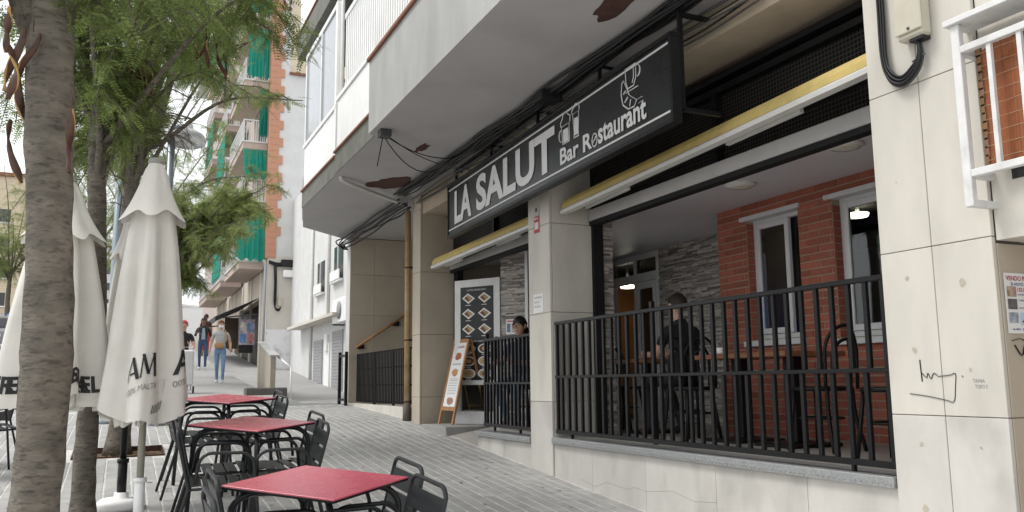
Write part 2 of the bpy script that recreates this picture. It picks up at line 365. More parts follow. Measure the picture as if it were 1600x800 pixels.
# tree pit
mb = MB(); x0, x1, y0, y1 = PIT
vs = []; nx, ny = 18, 12
for j in range(ny+1):
    for i in range(nx+1):
        x = x0+(x1-x0)*i/nx; y = y0+(y1-y0)*j/ny; vs.append((x, y, G(x, y)-.055+rng.uniform(0, .03)))
mb.add(vs, [(j*(nx+1)+i, j*(nx+1)+i+1, (j+1)*(nx+1)+i+1, (j+1)*(nx+1)+i) for j in range(ny) for i in range(nx)])
link('tree_pit_soil', mb, SOIL, kind='structure')
pf = empty('tree_pit_frame', (0, 0, 0), label='rusty steel edging around the square tree pit', cat='tree pit')
for a, b in (((x0, y0), (x1, y0)), ((x1, y0), (x1, y1)), ((x1, y1), (x0, y1)), ((x0, y1), (x0, y0))):
    link('edging', MB().bar((*a, G(*a)-.03), (*b, G(*b)-.03), .012, .10), RUST, pf)

# ------------------------------------------------------------------ the corner building with the bar
B = empty('corner_building', (XF, 8, 0), label='pale stone-clad apartment building with bar terrace and balconies overhead', cat='building')
B.location = (0, 0, 0)
def part(name, mb, mats, parent=None, **k): return link(name, mb, mats, parent or B, **k)
def slab_face_x(par, y0, y1, zs, X, th=.025, mt=LIME, ycuts=(), joint=.004):   # slabs on a face looking at the street
    ys = [y0]+[c for c in ycuts if y0 < c < y1]+[y1]
    for a, b in zip(zs[:-1], zs[1:]):
        for c, d in zip(ys[:-1], ys[1:]):
            link('slab', MB().cbox((X-th, c+joint/2, a+joint/2), (X+.002, d-joint/2, b-joint/2), .0025), LIMELOW if (b < 1.3 and mt is LIME) else mt, par)
def slab_face_y(par, x0, x1, zs, Y, th=.025, mt=LIMEDK, joint=.004):
    for a, b in zip(zs[:-1], zs[1:]):
        link('slab', MB().cbox((x0+joint/2, Y-th, a+joint/2), (x1-joint/2, Y+.002, b-joint/2), .0025), mt, par)
ZJ = [-.3, .42, 1.26, 2.12, 3.0, 3.9, ZS]
def zj(z0): return [z0]+[z for z in ZJ if z > z0+.05]
# right pillar (street face y 2.75..3.42, with its end face to the doorway recess)
pr = part('pillar', MB().box((XF+.0, 2.775, -.4), (4.6, 3.42, ZS-.004)), GROUT)
slab_face_x(pr, 2.75, 3.42, zj(-.3), XF, ycuts=(3.09,))
slab_face_y(pr, XF+.004, 4.6, [-.3, .42, 1.26, 2.09], 2.775, mt=LIMEDK)
# middle pillar
pm_ = part('pillar', MB().box((XF, 7.445, .2), (4.25, 7.9, ZS-.004)), GROUT)
slab_face_x(pm_, 7.42, 7.9, zj(.3), XF)
slab_face_y(pm_, XF+.004, 4.25, zj(.3), 7.445, mt=LIME)
# far pillar by the stairs
pf_ = part('pillar', MB().box((XF, 11.455, .5), (4.28, 11.78, ZS-.004)), GROUT)
slab_face_x(pf_, 11.43, 11.78, zj(.7), XF, mt=LIMEDK)
slab_face_y(pf_, XF+.004, 4.28, zj(.7), 11.455, mt=LIMEDK)
# wall right of the pillar: over the recess, window wall
part('lintel_wall', MB().box((XF, -3, 2.1), (4.0, 2.745, 7)), LIME)
part('recess_wall', MB().box((4.6, -3, -1.5), (4.75, 2.775, 2.1)), LIMEDK)
part('recess_ceiling', MB().box((4.0, -3, 2.1), (4.75, 2.77, 2.2)), LIMEDK)
# low walls under the railings
lw = part('low_wall', MB().box((XF+.012, 3.42, -.3), (XF+.2, 7.42, .862)), GROUT)
for a, b in ((3.42, 4.1), (4.1, 4.98), (4.98, 5.86), (5.86, 6.7), (6.7, 7.415)):
    link('slab', MB().cbox((XF-.010, a+.0015, -.25), (XF+.02, b-.0015, .872), .002), LIMELOW, lw)
lw2 = part('low_wall', MB().box((XF+.012, 7.9, .1), (XF+.2, 9.34, .825)), GROUT)
for a, b in ((7.905, 8.6), (8.6, 9.345)): link('slab', MB().cbox((XF-.010, a+.002, .2), (XF+.02, b-.002, .84), .002), LIMELOW, lw2)
for y0_, y1_, z1_ in ((3.425, 7.415, .93), (7.905, 9.36, .905)):
    led = part('ledge_trim', MB().cbox((XF-.045, y0_, z1_-.058), (XF+.24, y1_, z1_), .004), TREAD)
    st = MB(); y = y0_+.03
    while y < y1_-.03:
        st.obox((XF-.047, y, z1_-.03), (.003, 0, 0), (0, .013, .010), (0, -.0022, .0028)); y += .04
    link('tread_pattern', st, TREAD, led, kind='stuff')
# crack and graffiti as thin marks
ck = MB(); pts = [(908,748),(930,762),(948,755),(980,766),(992,761),(1010,768),(1050,768),(1085,784),(1120,784)]
ck.tube([onx(x, y+rng.uniform(-1.5, 1.5), XF-.0095) for x, y in pts], .0016, 4); part('crack', ck, GROUT)
gf = MB()
for st_ in ([(1437,562),(1441,596)],[(1440,582),(1448,590),(1450,583),(1455,592),(1459,583),(1466,588)],[(1466,588),(1484,586),(1493,584),(1493,604),(1491,627),(1478,625),(1450,619),(1422,615)],[(1503,587),(1505,589)]):
    gf.tube(smooth_path([onx(x, y, XF-.0262) for x, y in st_], 5), .0042, 4, flat=.4)
part('scribble', gf, INK)
gt = MB(); 
for t_, (x_, y_) in (('TANIA', (1520, 598)), ('TORO S', (1524, 607))):
    text_on(gt, t_, onx(x_, y_, XF-.0262), (0, -1, .0), (0, 0, 1), .065, .018)
part('scribble', gt, INKG)
chip = MB()
for x_, y_, r_ in ((1417,435,.014),(1503,441,.022),(1429,547,.015),(1440,695,.014),(1446,795,.02),(1516,578,.011),(1533,700,.008),(1400,285,.007)):
    c_ = onx(x_, y_, XF-.0265); n_ = 9; chip.add([c_+np.array((0, r_*rng.uniform(.6, 1.2)*math.cos(6.283*k/n_), r_*rng.uniform(.6, 1.3)*math.sin(6.283*k/n_))) for k in range(n_)], [tuple(range(n_))])
part('chip', chip, C('chipped_stone', (.43, .385, .31), .9))

# terrace floor, ceiling
part('terrace_floor', MB().box((XF+.2, 2.9, .7), (6.5, 9.355, ZF-.004)).box((4.605, 9.36, .7), (6.5, 11.6, ZF-.004)), FLOORT)
part('terrace_ceiling', MB().box((4.33, 2.9, 3.17), (6.5, 11.6, 3.24)), CEIL)
part('terrace_end_wall', MB().box((4.6, 2.95, .7), (6.4, 3.3, 3.17)), LIMEDK)
# beam over the openings
part('beam', MB().box((XF+.004, 3.42, 3.9), (4.3, 7.42, ZS-.004)), TAN)
part('beam', MB().box((XF+.004, 7.9, 3.82), (4.3, 11.43, ZS-.004)), TAN)
part('beam_moulding', MB().box((XF-.05, 3.42, 3.99), (XF+.0, 11.43, 4.03)), TAN)
# black panel painted as the recess shade, behind wire mesh over each opening
for y0_, y1_, z0_, z1_ in ((3.42, 7.42, 2.9, 3.9), (7.9, 11.43, 2.92, 3.82)):
    part('recess_shade_panel', MB().box((4.29, y0_, 3.12), (4.33, y1_, z1_)), BLACKM)
    wm = MB()
    for y in np.arange(y0_+.02, y1_, .032): wm.box((4.264, y-.0025, 3.15), (4.268, y+.0025, 3.70))
    for z in np.arange(3.16, 3.71, .032): wm.box((4.260, y0_, z-.0025), (4.264, y1_, z+.0025))
    part('wire_mesh', wm, C('mesh_wire', (.05, .046, .038), .6), kind='stuff')
    part('mesh_frame', MB().box((4.20, y0_, 3.70), (4.28, y1_, 3.75)).box((4.2, y0_+1.9, 3.15), (4.28, y0_+1.94, 3.70)), BLACKP)
    part('shutter_rail', MB().box((4.16, y0_, 3.78), (4.28, y1_, 3.82)), BLACKP)
    part('shutter_bottom_bar', MB().cbox((4.20, y0_+.03, 3.035), (4.27, y1_-.03, 3.15), .006), SHUT)
    part('gap_shade_strip', MB().box((4.21, y0_+.03, 2.99), (4.30, y1_-.03, 3.032)), BLACKM)  # solid black strip: shade of the gap under the bar, put in as colour
part('shutter_guide', MB().box((4.25, 7.38, ZF), (4.36, 7.95, 3.9)), BLACKM)
part('shutter_guide', MB().box((4.281, 11.30, .85), (4.37, 11.60, 3.82)), BLACKM)
part('shutter_guide', MB().box((4.281, 3.36, ZF), (4.36, 3.44, 2.9)), BLACKM)

# brick wall with two windows, bricks one by one
XB = 5.6
W1 = (5.98, 6.70, 1.83, 3.02); W2 = (4.42, 5.56, 1.80, 3.02)
bw = part('brick_wall', MB().box((XB+.002, 3.3, .7), (XB+.1, W2[0], 3.17)).box((XB+.002, W2[1], .7), (XB+.1, W1[0], 3.17)).box((XB+.002, W1[1], .7), (XB+.1, 7.145, 3.17))
          .box((XB+.002, W2[0], .7), (XB+.1, W2[1], W2[2])).box((XB+.002, W2[0], W2[3]), (XB+.1, W2[1], 3.17)).box((XB+.002, W1[0], .7), (XB+.1, W1[1], W1[2])).box((XB+.002, W1[0], W1[3]), (XB+.1, W1[1], 3.17)), MORTAR)
BL, BH = .257, .068
bcache = {}; nb = 0; brest = MB()
def brick(y0, y1, z0):
    global nb
    if y1-y0 < .03: return
    key = round(y1-y0, 2)
    vis = y1 > 4.15
    if vis and nb < 300:
        if key not in bcache:
            bcache[key] = MB().cbox((-.005, 0, 0), (.06, key-.012, BH-.012), .0015).mesh('brick'); bcache[key].materials.append(BRICK)
        o = bpy.data.objects.new('brick', bcache[key]); COL.objects.link(o); o.parent = bw; o.location = (XB+rng.uniform(-.002, .002), y0+.0055, z0+.0055); nb += 1
    else: brest.cbox((XB-.006, y0+.0055, z0+.0055), (XB+.06, y1-.0055, z0+BH-.0055), .002)
rows = []
for r_ in range(33):
    z0_ = ZF+.0+r_*BH
    if z0_+BH > 3.18: break
    y = 7.145+(0 if r_ % 2 else BL/2)
    while y > 3.3:
        a, b = y-BL, min(y, 7.145); segs = [(max(a, 3.3), b)]
        for w in (W1, W2):
            if z0_+BH > w[2]+.005 and z0_ < w[3]-.005:
                ns = []
                for (p_, q_) in segs:
                    if q_ <= w[0] or p_ >= w[1]: ns.append((p_, q_))
                    else:
                        if p_ < w[0]: ns.append((p_, w[0]))
                        if q_ > w[1]: ns.append((w[1], q_))
                segs = ns
        rows += [(p_, q_, z0_) for p_, q_ in segs]; y -= BL
rows.sort(key=lambda t: -t[2])
for t_ in rows: brick(*t_)
if brest.v: link('lower_bricks', brest, BRICK, bw, kind='stuff')
part('brick_return', MB().box((XB+.1, 7.0, .7), (6.4, 7.145, 3.17)), MORTAR)
def window(w, ym, name='window', X=XB):
    y0_, y1_, z0_, z1_ = w
    fr = MB(); t = .05; X0, X1 = X+.09, X+.15
    fr.cbox((X0, y0_, z0_), (X1, y0_+t, z1_), .004).cbox((X0, y1_-t, z0_), (X1, y1_, z1_), .004).cbox((X0+.001, y0_+t, z0_), (X1, y1_-t, z0_+t), .004).cbox((X0+.001, y0_+t, z1_-t), (X1, y1_-t, z1_), .004)
    wd = part(name, fr, ALU)
    sash = MB(); a, b, c, d = ym, y1_-t-.002, z0_+t+.002, z1_-t-.002; s_ = .055
    sash.cbox((X0-.02, a, c), (X0+.02, a+s_, d), .004).cbox((X0-.02, b-s_, c), (X0+.02, b, d), .004).cbox((X0-.019, a+s_, c), (X0+.02, b-s_, c+s_), .004).cbox((X0-.019, a+s_, d-s_), (X0+.02, b-s_, d), .004)
    link('sash', sash, ALU, wd)
    link('pane', MB().box((X0-.004, a+s_-.01, c+s_-.01), (X0+.002, b-s_+.01, d-s_+.01)), GLASS, wd)
    link('pane', MB().box((X0+.035, y0_+t-.01, c), (X0+.041, ym+.03, d)), GLASS, wd)
    link('sill', MB().cbox((X-.05, y0_-.03, z0_-.065), (X+.085, y1_+.06, z0_-.012), .004), ALU, wd)
    link('shutter_casing', MB().cbox((X-.03, y0_-.04, z1_-.015), (X+.088, y1_+.07, z1_+.03), .004), ALU, wd)
for w in (W1, W2):
    rv = MB()
    for k_ in range(int((w[3]-w[2])/BH)): rv.cbox((XB+.004, w[1]-.008, w[2]+k_*BH+.005), (XB+.088, w[1]+.05, w[2]+(k_+1)*BH-.005), .0015)
    link('window_reveal', rv, BRICK, bw, kind='stuff')
window(W1, 6.19); window(W2, 5.02)
# stone-strip wall and aluminium door beyond
def strips(par, O, d, n, L, z0, z1, seed):
    rr = np.random.default_rng(seed); st = MB(); O = np.array(O, float); d = np.array(d, float); n = np.array(n, float); z = z0
    while z < z1-.008:
        h = rr.choice([.012, .016, .02, .026]); h = min(h, z1-z); s_ = -rr.uniform(0, .2)
        while s_ < L:
            l_ = rr.uniform(.08, .32); a, b = max(s_, 0), min(s_+l_, L)
            if b-a > .01:
                e = rr.uniform(.004, .024); c_ = O+d*((a+b)/2)+n*(e/2)+np.array((0, 0, z+h/2)); st.obox(c_, d*((b-a)/2-.0008), n*(e/2), (0, 0, h/2-.0008))
            s_ += l_
        z += h
    link('stone_strips', st, STONE, par, kind='stuff')
sw = part('stone_wall', MB().box((6.4, 7.145, .7), (6.5, 9.4, 3.17)), GROUT); strips(sw, (6.4, 7.15, 0), (0, 1, 0), (-1, 0, 0), 2.25, ZF, 3.168, 1)
sc = part('stone_column', MB().box((4.361, 7.45, .7), (4.5, 7.9, 3.17)), GROUT); strips(sc, (4.363, 7.45, 0), (1, 0, 0), (0, -1, 0), .137, ZF, 3.168, 2)
dr = part('glazed_door', MB(), ALU)
fr = MB()
for a in (9.405, 9.95, 10.55): fr.cbox((6.38, a, ZF), (6.46, a+.06, 3.079), .004)
zd0, zd1 = float(onx(990, 443, 6.4)[2]), float(onx(990, 430, 6.4)[2])
fr.cbox((6.381, 9.405, 3.08), (6.46, 11.4, 3.15), .004).cbox((6.379, 9.465, zd0), (6.458, 11.4, zd1), .004)
for a, b in ((9.47, 9.945),):
    fr.cbox((6.36, a, ZF), (6.41, a+.06, zd0-.01), .003).cbox((6.36, b-.06, ZF), (6.41, b, zd0-.01), .003).cbox((6.361, a+.06, zd0-.1), (6.41, b-.06, zd0-.01), .003).cbox((6.361, a+.06, ZF), (6.41, b-.06, 1.25), .003).cbox((6.361, a+.06, 1.75), (6.41, b-.06, 1.83), .003)
link('door_frame', fr, ALU, dr)
for a, b, c, d in ((9.47, 9.94, zd1, 3.08), (10.01, 10.55, zd1, 3.08), (10.61, 11.3, zd1, 3.08), (9.53, 9.885, 1.25, zd0-.1)): link('pane', MB().box((6.395, a, c), (6.40, b, d)), GLASS, dr)
part('door_lintel', MB().box((6.42, 9.4, 3.15), (6.5, 11.6, 3.17)), CEIL)
# bar room behind
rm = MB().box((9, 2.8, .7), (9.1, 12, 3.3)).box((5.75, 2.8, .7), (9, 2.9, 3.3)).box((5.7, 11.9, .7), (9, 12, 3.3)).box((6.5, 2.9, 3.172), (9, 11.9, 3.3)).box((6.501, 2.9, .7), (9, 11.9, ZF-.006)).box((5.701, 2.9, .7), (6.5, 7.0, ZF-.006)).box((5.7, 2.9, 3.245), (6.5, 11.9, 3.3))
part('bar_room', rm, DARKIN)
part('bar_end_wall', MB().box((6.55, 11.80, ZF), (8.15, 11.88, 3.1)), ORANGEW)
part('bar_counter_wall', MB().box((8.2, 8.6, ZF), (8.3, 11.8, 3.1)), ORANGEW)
part('bar_shelf', MB().box((7.0, 3.2, 1.95), (7.3, 6.9, 2.0)).box((7.0, 3.2, 1.5), (7.3, 6.9, 1.55)).box((7.3, 3.2, ZF), (7.35, 6.9, 2.6)), C('dark_shelf', (.03, .022, .016), .6))
for i_ in range(16):
    y_ = 3.4+i_*.22
    bt = MB().lathe([(.035, 0), (.036, .17), (.03, .2), (.013, .235), (.013, .29), (.015, .3)], 10)
    link('bottle', bt, C('bottle_%d' % (i_ % 4), [(.05, .12, .05), (.3, .12, .03), (.5, .5, .48), (.02, .02, .02)][i_ % 4], .15, bump=0), label='bottle on the dark shelf behind the bar window', cat='bottle', group='bottles on the bar shelf').location = (7.13, y_, 2.0 if i_ % 2 else 1.55)
LAMPE = C('lit_lamp', (1, .84, .64), .5, var=0, emit=9)
for P_ in (onx(1340, 339, 6.7), onx(981, 450, 6.85)):
    l_ = empty('ceiling_lamp', (P_[0], P_[1], 3.17), label='lit warm disc lamp inside the bar, seen through %s' % ('the right-hand brick wall window' if P_[1] < 8 else 'the glazed door'), cat='lamp')
    z_ = P_[2]-3.17
    link('diffuser', MB().lathe([(.10, z_), (.11, z_+.02), (.11, z_+.035)], 20), LAMPE, l_); link('stem', MB().lathe([(.02, z_+.03), (.02, .0)], 8), ALU, l_)
part('blue_light_strip', MB().box((6.0, 6.33, 1.55), (6.02, 6.345, 2.2)), C('blue_led', (.05, .08, 1), .5, var=0, emit=6))
# oblique entrance front: menu door and stone strip pier
A0 = np.array((4.24, 11.02, 0)); DD = np.array((.515, -.857, 0)); NN = np.array((-.857, -.515, 0))
ent = part('entrance_door', MB(), ALU)
fr = MB(); z0_, z1_ = ZF-.03, 2.84
def eb(a, b, c, d, t0=-.03, t1=.03):
    return A0+DD*((a+b)/2)+NN*((t0+t1)/2)+np.array((0, 0, (c+d)/2)), DD*(b-a)/2, NN*(t1-t0)/2, (0, 0, (d-c)/2)
for a, b, c, d in ((-.10, .0, z0_, z1_), (.56, .66, z0_, z1_), (0, .56, 2.74, z1_), (0, .56, z0_, 1.07), (0, .56, 1.42, 1.48)): fr.obox(*eb(a, b, c, d))
link('door_frame', fr, C('door_white', (.66, .66, .65), .4), ent)
link('pane', MB().obox(*eb(0, .56, 1.07, 1.42, -.005, .005)), GLASS, ent)
link('door_handle', MB().obox(*eb(.60, .62, 1.75, 2.05, .03, .06)), BLACKP, ent)
part('entrance_back', MB().obox(*eb(-.1, 1.2, .7, 3.2, -1.2, -1.15)), C('beige_cabinet', (.40, .37, .31), .6))
sp = part('stone_pier', MB().obox(*eb(.665, 1.06, z0_, 3.17, -.1, .0)), GROUT); strips(sp, A0+DD*.667, DD, NN, .39, ZF, 3.168, 3)
part('dark_door_jamb', MB().obox(*eb(1.065, 1.11, z0_, 3.15, -.05, .03)), ALU); part('dark_doorway', MB().obox(*eb(1.11, 1.9, z0_, 3.15, -.08, -.03)), BLACKM)
# menu panel on the door
mn = empty('menu_board', tuple(A0), label='tall black menu board with photographed dishes on the entrance door', cat='menu board'); mn.location = (0, 0, 0)
link('panel', MB().obox(*eb(.005, .555, 1.485, 2.735, .031, .036)), C('menu_black', (.016, .017, .018), .5), mn)
FOODC = [C('food_a', (.42, .30, .16), .7, var=.5, scale=60), C('food_b', (.16, .07, .04), .7, var=.5, scale=60), C('food_c', (.50, .38, .20), .7, var=.5, scale=60)]
def mp_(u, z, l=.038): return A0+DD*u+NN*l+np.array((0, 0, z))
def poly(pts, mt, l, nm='print'): link(nm, MB().add([mp_(u, z, l) for u, z in pts], [tuple(range(len(pts)))]), mt, mn)
for r_ in range(6):
    for c_ in range(2):
        u = .145+.27*c_; z = (2.58-.21*r_) if r_ < 3 else (1.90-.165*(r_-3))
        if r_ < 3:
            poly([(u-.11, z+.01), (u-.01, z+.075), (u+.11, z+.0), (u, z-.07)], PAPER, .038, 'plate'); poly([(u-.08, z+.01), (u-.01, z+.055), (u+.08, z+.0), (u, z-.045)], FOODC[0], .0395, 'food'); poly([(u-.07, z+.005), (u-.03, z+.035), (u+.02, z-.02), (u, z-.04)], FOODC[1], .041, 'food')
            poly([(u-.05, z-.093), (u+.04, z-.093), (u+.04, z-.085), (u-.05, z-.085)], PAPER, .038, 'caption')
        else:
            for rr_, mt_, l_ in ((1, PAPER, .038), (.78, FOODC[(r_+c_) % 3], .0395), (.4, FOODC[(r_+c_+1) % 3], .041)): poly([(u+.115*rr_*math.cos(t), z+.066*rr_*math.sin(t)) for t in np.linspace(0, 6.28, 18, endpoint=False)], mt_, l_, 'plate' if rr_ == 1 else 'food')
            poly([(u-.05, z-.083), (u+.04, z-.083), (u+.04, z-.077), (u-.05, z-.077)], PAPER, .038, 'caption')
tm = MB(); text_on(tm, 'PLATOS COMBINADOS', mp_(.12, 2.685), DD, (0, 0, 1), .32, .022); text_on(tm, 'CARNES VARIAS', mp_(.15, 1.99), DD, (0, 0, 1), .26, .024); link('lettering', tm, PAPER, mn)
# notice on the stone pier
nt = empty('paper_notice', (0, 0, 0), label='printed notice with a photo taped to the stone-strip pier', cat='notice')
def ntq(u0, u1, z0, z1, l, mt, nm): link(nm, MB().add([mp_(u0, z0, l), mp_(u1, z0, l), mp_(u1, z1, l), mp_(u0, z1, l)], [(0, 1, 2, 3)]), mt, nt)
ntq(.76, .96, 2.07, 2.27, .030, PAPER, 'sheet'); ntq(.775, .83, 2.1, 2.21, .031, C('notice_photo', (.15, .2, .35), .6, var=.5, scale=30), 'photo')
for k_ in range(4): ntq(.85, .95, 2.1+.03*k_, 2.113+.03*k_, .031, INKG, 'text_line')
ntq(.78, .94, 2.235, 2.25, .031, C('notice_red', (.5, .06, .05), .6), 'text_line')

# entrance step and side wall
part('entrance_step', MB().cbox((XF-.06, 10.28, .5), (4.9, 11.25, .905), .006), C('step_stone', (.30, .295, .28), .75, var=.12, bump=.2, bscale=50))
part('step_riser', MB().cbox((XF-.055, 10.29, .5), (XF-.03, 11.42, .86), .003), LIME)
part('entrance_ramp', MB().add([(XF-.0, 9.36, G(XF, 9.36)+.012), (XF-.0, 10.3, G(XF, 10.3)+.012), (4.6, 10.3, .928), (4.6, 9.36, .928), (XF, 9.36, .4), (XF, 10.3, .4), (4.6, 10.3, .4), (4.6, 9.36, .4)], [(0, 1, 2, 3), (0, 4, 5, 1), (1, 5, 6, 2), (2, 6, 7, 3), (3, 7, 4, 0)]), FLOORT)
# stairs block at the far end
part('stair_wall', MB().box((XF+.02, 15.6, .8), (6.4, 15.8, ZS-.004)), GROUT)
sw2 = B.children[-1]
for i_, (a, b) in enumerate(((XF-.01, 4.25), (4.25, 4.9), (4.9, 5.6), (5.6, 6.3))):
    for c_, d_ in zip([.8, 1.9, 2.7, 3.45], [1.9, 2.7, 3.45, ZS-.01]): link('slab', MB().cbox((a+.002, 15.575, c_+.002), (b-.002, 15.602, d_-.002), .002), LIMEDK, sw2)
part('stair_end_wall', MB().box((XF+.0, 15.62, .8), (XF+.02, 15.9, ZS-.004)), WALLW)
part('stair_back_wall', MB().box((6.3, 11.8, .8), (6.4, 15.6, ZS-.004)), LIMEDK)
part('stair_side_wall', MB().box((4.28, 11.6, .8), (6.3, 11.8, ZS-.004)), LIMEDK)
part('stair_floor', MB().box((XF+.15, 11.78, .7), (6.3, 15.6, 1.08)), FLOORT)
part('stair_plinth', MB().cbox((XF-.01, 11.9, .6), (XF+.18, 15.6, 1.11), .004), LIME)
hr = empty('handrail', (0, 0, 0), label='sloping brown handrail on the stair side wall', cat='handrail')
a_, b_ = ony(556, 543, 15.50), ony(640, 488, 15.50)
link('rail', MB().tube([a_, b_], .022, 8), WOOD, hr)
for t_ in (.1, .75):
    p_ = a_+(b_-a_)*t_; link('bracket', MB().box((p_[0]-.06, 15.51, p_[2]-.09), (p_[0]+.06, 15.57, p_[2]-.01)), BLACKP, hr)

# balconies
sf = MB(); poly_ = [(2.35, 4.2), (2.35, 8.9), (2.425, 8.95), (2.425, 10.83), (2.445, 10.95), (2.445, 13.15), (2.76, 14.8), (3.8, 15.87), (6.4, 15.9), (6.4, 4.2)]
part('balcony_soffit', sf.prism(poly_, ZS, ZS+.12), SOFF)
part('upper_wall', MB().box((XF, -3, 7.0), (6.4, 4.2, 14)).box((XF, 4.2, ZS+.12), (6.4, 15.85, 14)), WALLW)
part('upper_wall_fill', MB().box((4.0, -3, 4.3), (6.4, 4.2, 7)), WALLW)
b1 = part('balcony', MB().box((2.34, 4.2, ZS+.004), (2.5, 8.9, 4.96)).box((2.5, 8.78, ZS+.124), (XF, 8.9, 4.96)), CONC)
link('coping', MB().cbox((2.31, 4.2, 4.96), (2.53, 8.92, 5.0), .004), TERRA, b1)
sl_ = 0
y = 4.25
while y < 8.85:
    link('white_slat', MB().box((2.40, y, 5.02), (2.425, y+.035, 5.95)), WHITE, b1); y += .085
link('rail', MB().box((2.395, 4.2, 5.95), (2.43, 8.9, 6.0)).box((2.395, 4.2, 5.005), (2.43, 8.9, 5.03)), WHITE, b1)
zA = float(onx(527, 158, 2.425)[2])
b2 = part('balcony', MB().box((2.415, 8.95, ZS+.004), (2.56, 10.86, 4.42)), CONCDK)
link('coping', MB().cbox((2.39, 8.95, 4.42), (2.58, 10.87, 4.45), .004), TERRA, b2)
link('panel_backing', MB().box((2.45, 8.95, 4.455), (2.47, 10.85, zA)), WHITE, b2)
for y in np.arange(8.97, 10.82, .06): link('white_slat', MB().cbox((2.43, y, 4.46), (2.448, y+.054, zA-.01), .003), WHITE, b2)
link('rail', MB().box((2.41, 8.95, zA), (2.49, 10.86, zA+.05)), WHITE, b2)
y = 8.97
while y < 10.8: link('upper_bar', MB().box((2.52, y, zA+.05), (2.545, y+.045, zA+1.15)), WHITE, b2); y += .10
link('window_frame', MB().box((2.51, 8.95, zA+1.15), (2.56, 10.85, zA+1.22)).box((2.6, 8.95, zA+.05), (2.62, 10.85, zA+1.15)), ALU, b2)
zB = float(onx(481, 225, 2.445)[2])
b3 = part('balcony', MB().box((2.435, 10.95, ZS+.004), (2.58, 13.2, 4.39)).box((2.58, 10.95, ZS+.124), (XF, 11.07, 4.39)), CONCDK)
link('coping', MB().cbox((2.41, 10.93, 4.39), (2.6, 13.22, 4.42), .004).cbox((2.6, 10.93, 4.391), (3.3, 11.09, 4.42), .004), TERRA, b3)
link('panel_backing', MB().box((2.47, 11.0, 4.425), (2.49, 13.18, zB)).box((2.49, 10.98, 4.425), (3.2, 11.0, zB)), WHITE, b3)
for y in np.arange(11.06, 13.15, .06): link('white_slat', MB().cbox((2.45, y, 4.43), (2.468, y+.054, zB-.01), .003), WHITE, b3)
link('rail', MB().box((2.43, 10.97, zB), (2.51, 13.2, zB+.05)), WHITE, b3)
link('corner_post', MB().box((2.435, 10.955, 4.425), (2.50, 11.05, zB+1.5)), WHITE, b3)
link('glazing_frame', MB().box((2.45, 11.05, zB+1.45), (2.5, 13.2, zB+1.52)).box((2.45, 12.0, zB+.05), (2.5, 12.06, zB+1.45)).box((2.45, 13.12, zB+.05), (2.5, 13.2, zB+1.45)), ALU, b3)
link('pane', MB().box((2.47, 11.05, zB+.05), (2.48, 12.0, zB+1.45)), C('pale_glass', (.32, .34, .36), .12, spec=.6, bump=0), b3); link('pane', MB().box((2.47, 12.06, zB+.05), (2.48, 13.12, zB+1.45)), MATS['pale_glass'], b3)
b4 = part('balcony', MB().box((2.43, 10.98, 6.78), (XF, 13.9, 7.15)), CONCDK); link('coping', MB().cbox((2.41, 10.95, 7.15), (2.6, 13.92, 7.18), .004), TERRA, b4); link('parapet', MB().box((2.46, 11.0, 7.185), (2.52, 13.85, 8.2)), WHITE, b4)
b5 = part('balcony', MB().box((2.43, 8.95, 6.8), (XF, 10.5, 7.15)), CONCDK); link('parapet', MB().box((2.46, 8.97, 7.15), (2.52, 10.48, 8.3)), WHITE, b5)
part('end_fascia', MB().prism([(2.437, 13.2), (2.5, 13.2), (2.82, 14.78), (3.8, 15.83), (3.8, 15.9), (2.75, 14.83)], ZS+.122, ZS+.5), WALLW)
part('downpipe', MB().tube([(2.5, 10.92, 8), (2.5, 10.92, 4.2), (2.52, 10.93, 4.1), (2.7, 11.05, 4.07), (3.6, 11.85, 4.05), (3.73, 11.9, 4.0), (3.74, 11.9, 3.9)], .027, 10), C('white_pipe', (.6, .6, .57), .5))
def blob(cx, cy, a, b, sd_, n=34):
    r2 = np.random.default_rng(sd_); ph = r2.uniform(0, 6.28, 6); return [(cx+a*math.cos(t)*k, cy+b*math.sin(t)*k) for t in np.linspace(0, 6.283, n, endpoint=False) for k in [1+.16*math.sin(2*t+ph[0])+.12*math.sin(3*t+ph[1])+.09*math.sin(5*t+ph[2])+.06*math.sin(9*t+ph[3])]]
part('rust_patch', MB().prism(blob(3.22, 11.05, .26, .36, 1), ZS-.006, ZS-.001), RUST)
part('rust_patch', MB().prism(blob(3.05, 9.2, .05, .2, 2), ZS-.006, ZS-.001), RUST)
part('rust_patch', MB().prism(blob(3.12, 4.85, .13, .42, 5), ZS-.006, ZS-.001), RUST)
# tan downpipe at the stair corner
dp = empty('drain_pipe', (3.74, 11.9, .9), label='tan flaking drain pipe running down beside the stair railing', cat='pipe'); dp.location = (0, 0, 0)
link('pipe', MB().tube([(3.74, 11.9, 3.95), (3.74, 11.9, 1.15)], .042, 12), PIPE, dp); link('shoe', MB().tube([(3.74, 11.9, 1.15), (3.74, 11.9, .9)], .058, 12), C('cast_iron', (.12, .10, .085), .7), dp)
for z_ in (1.18, 2.05, 3.1): link('clip', MB().tube([(3.74, 11.9, z_), (3.74, 11.9, z_+.02)], .047, 12).box((3.76, 11.88, z_), (3.81, 11.92, z_+.03)), RUST, dp)

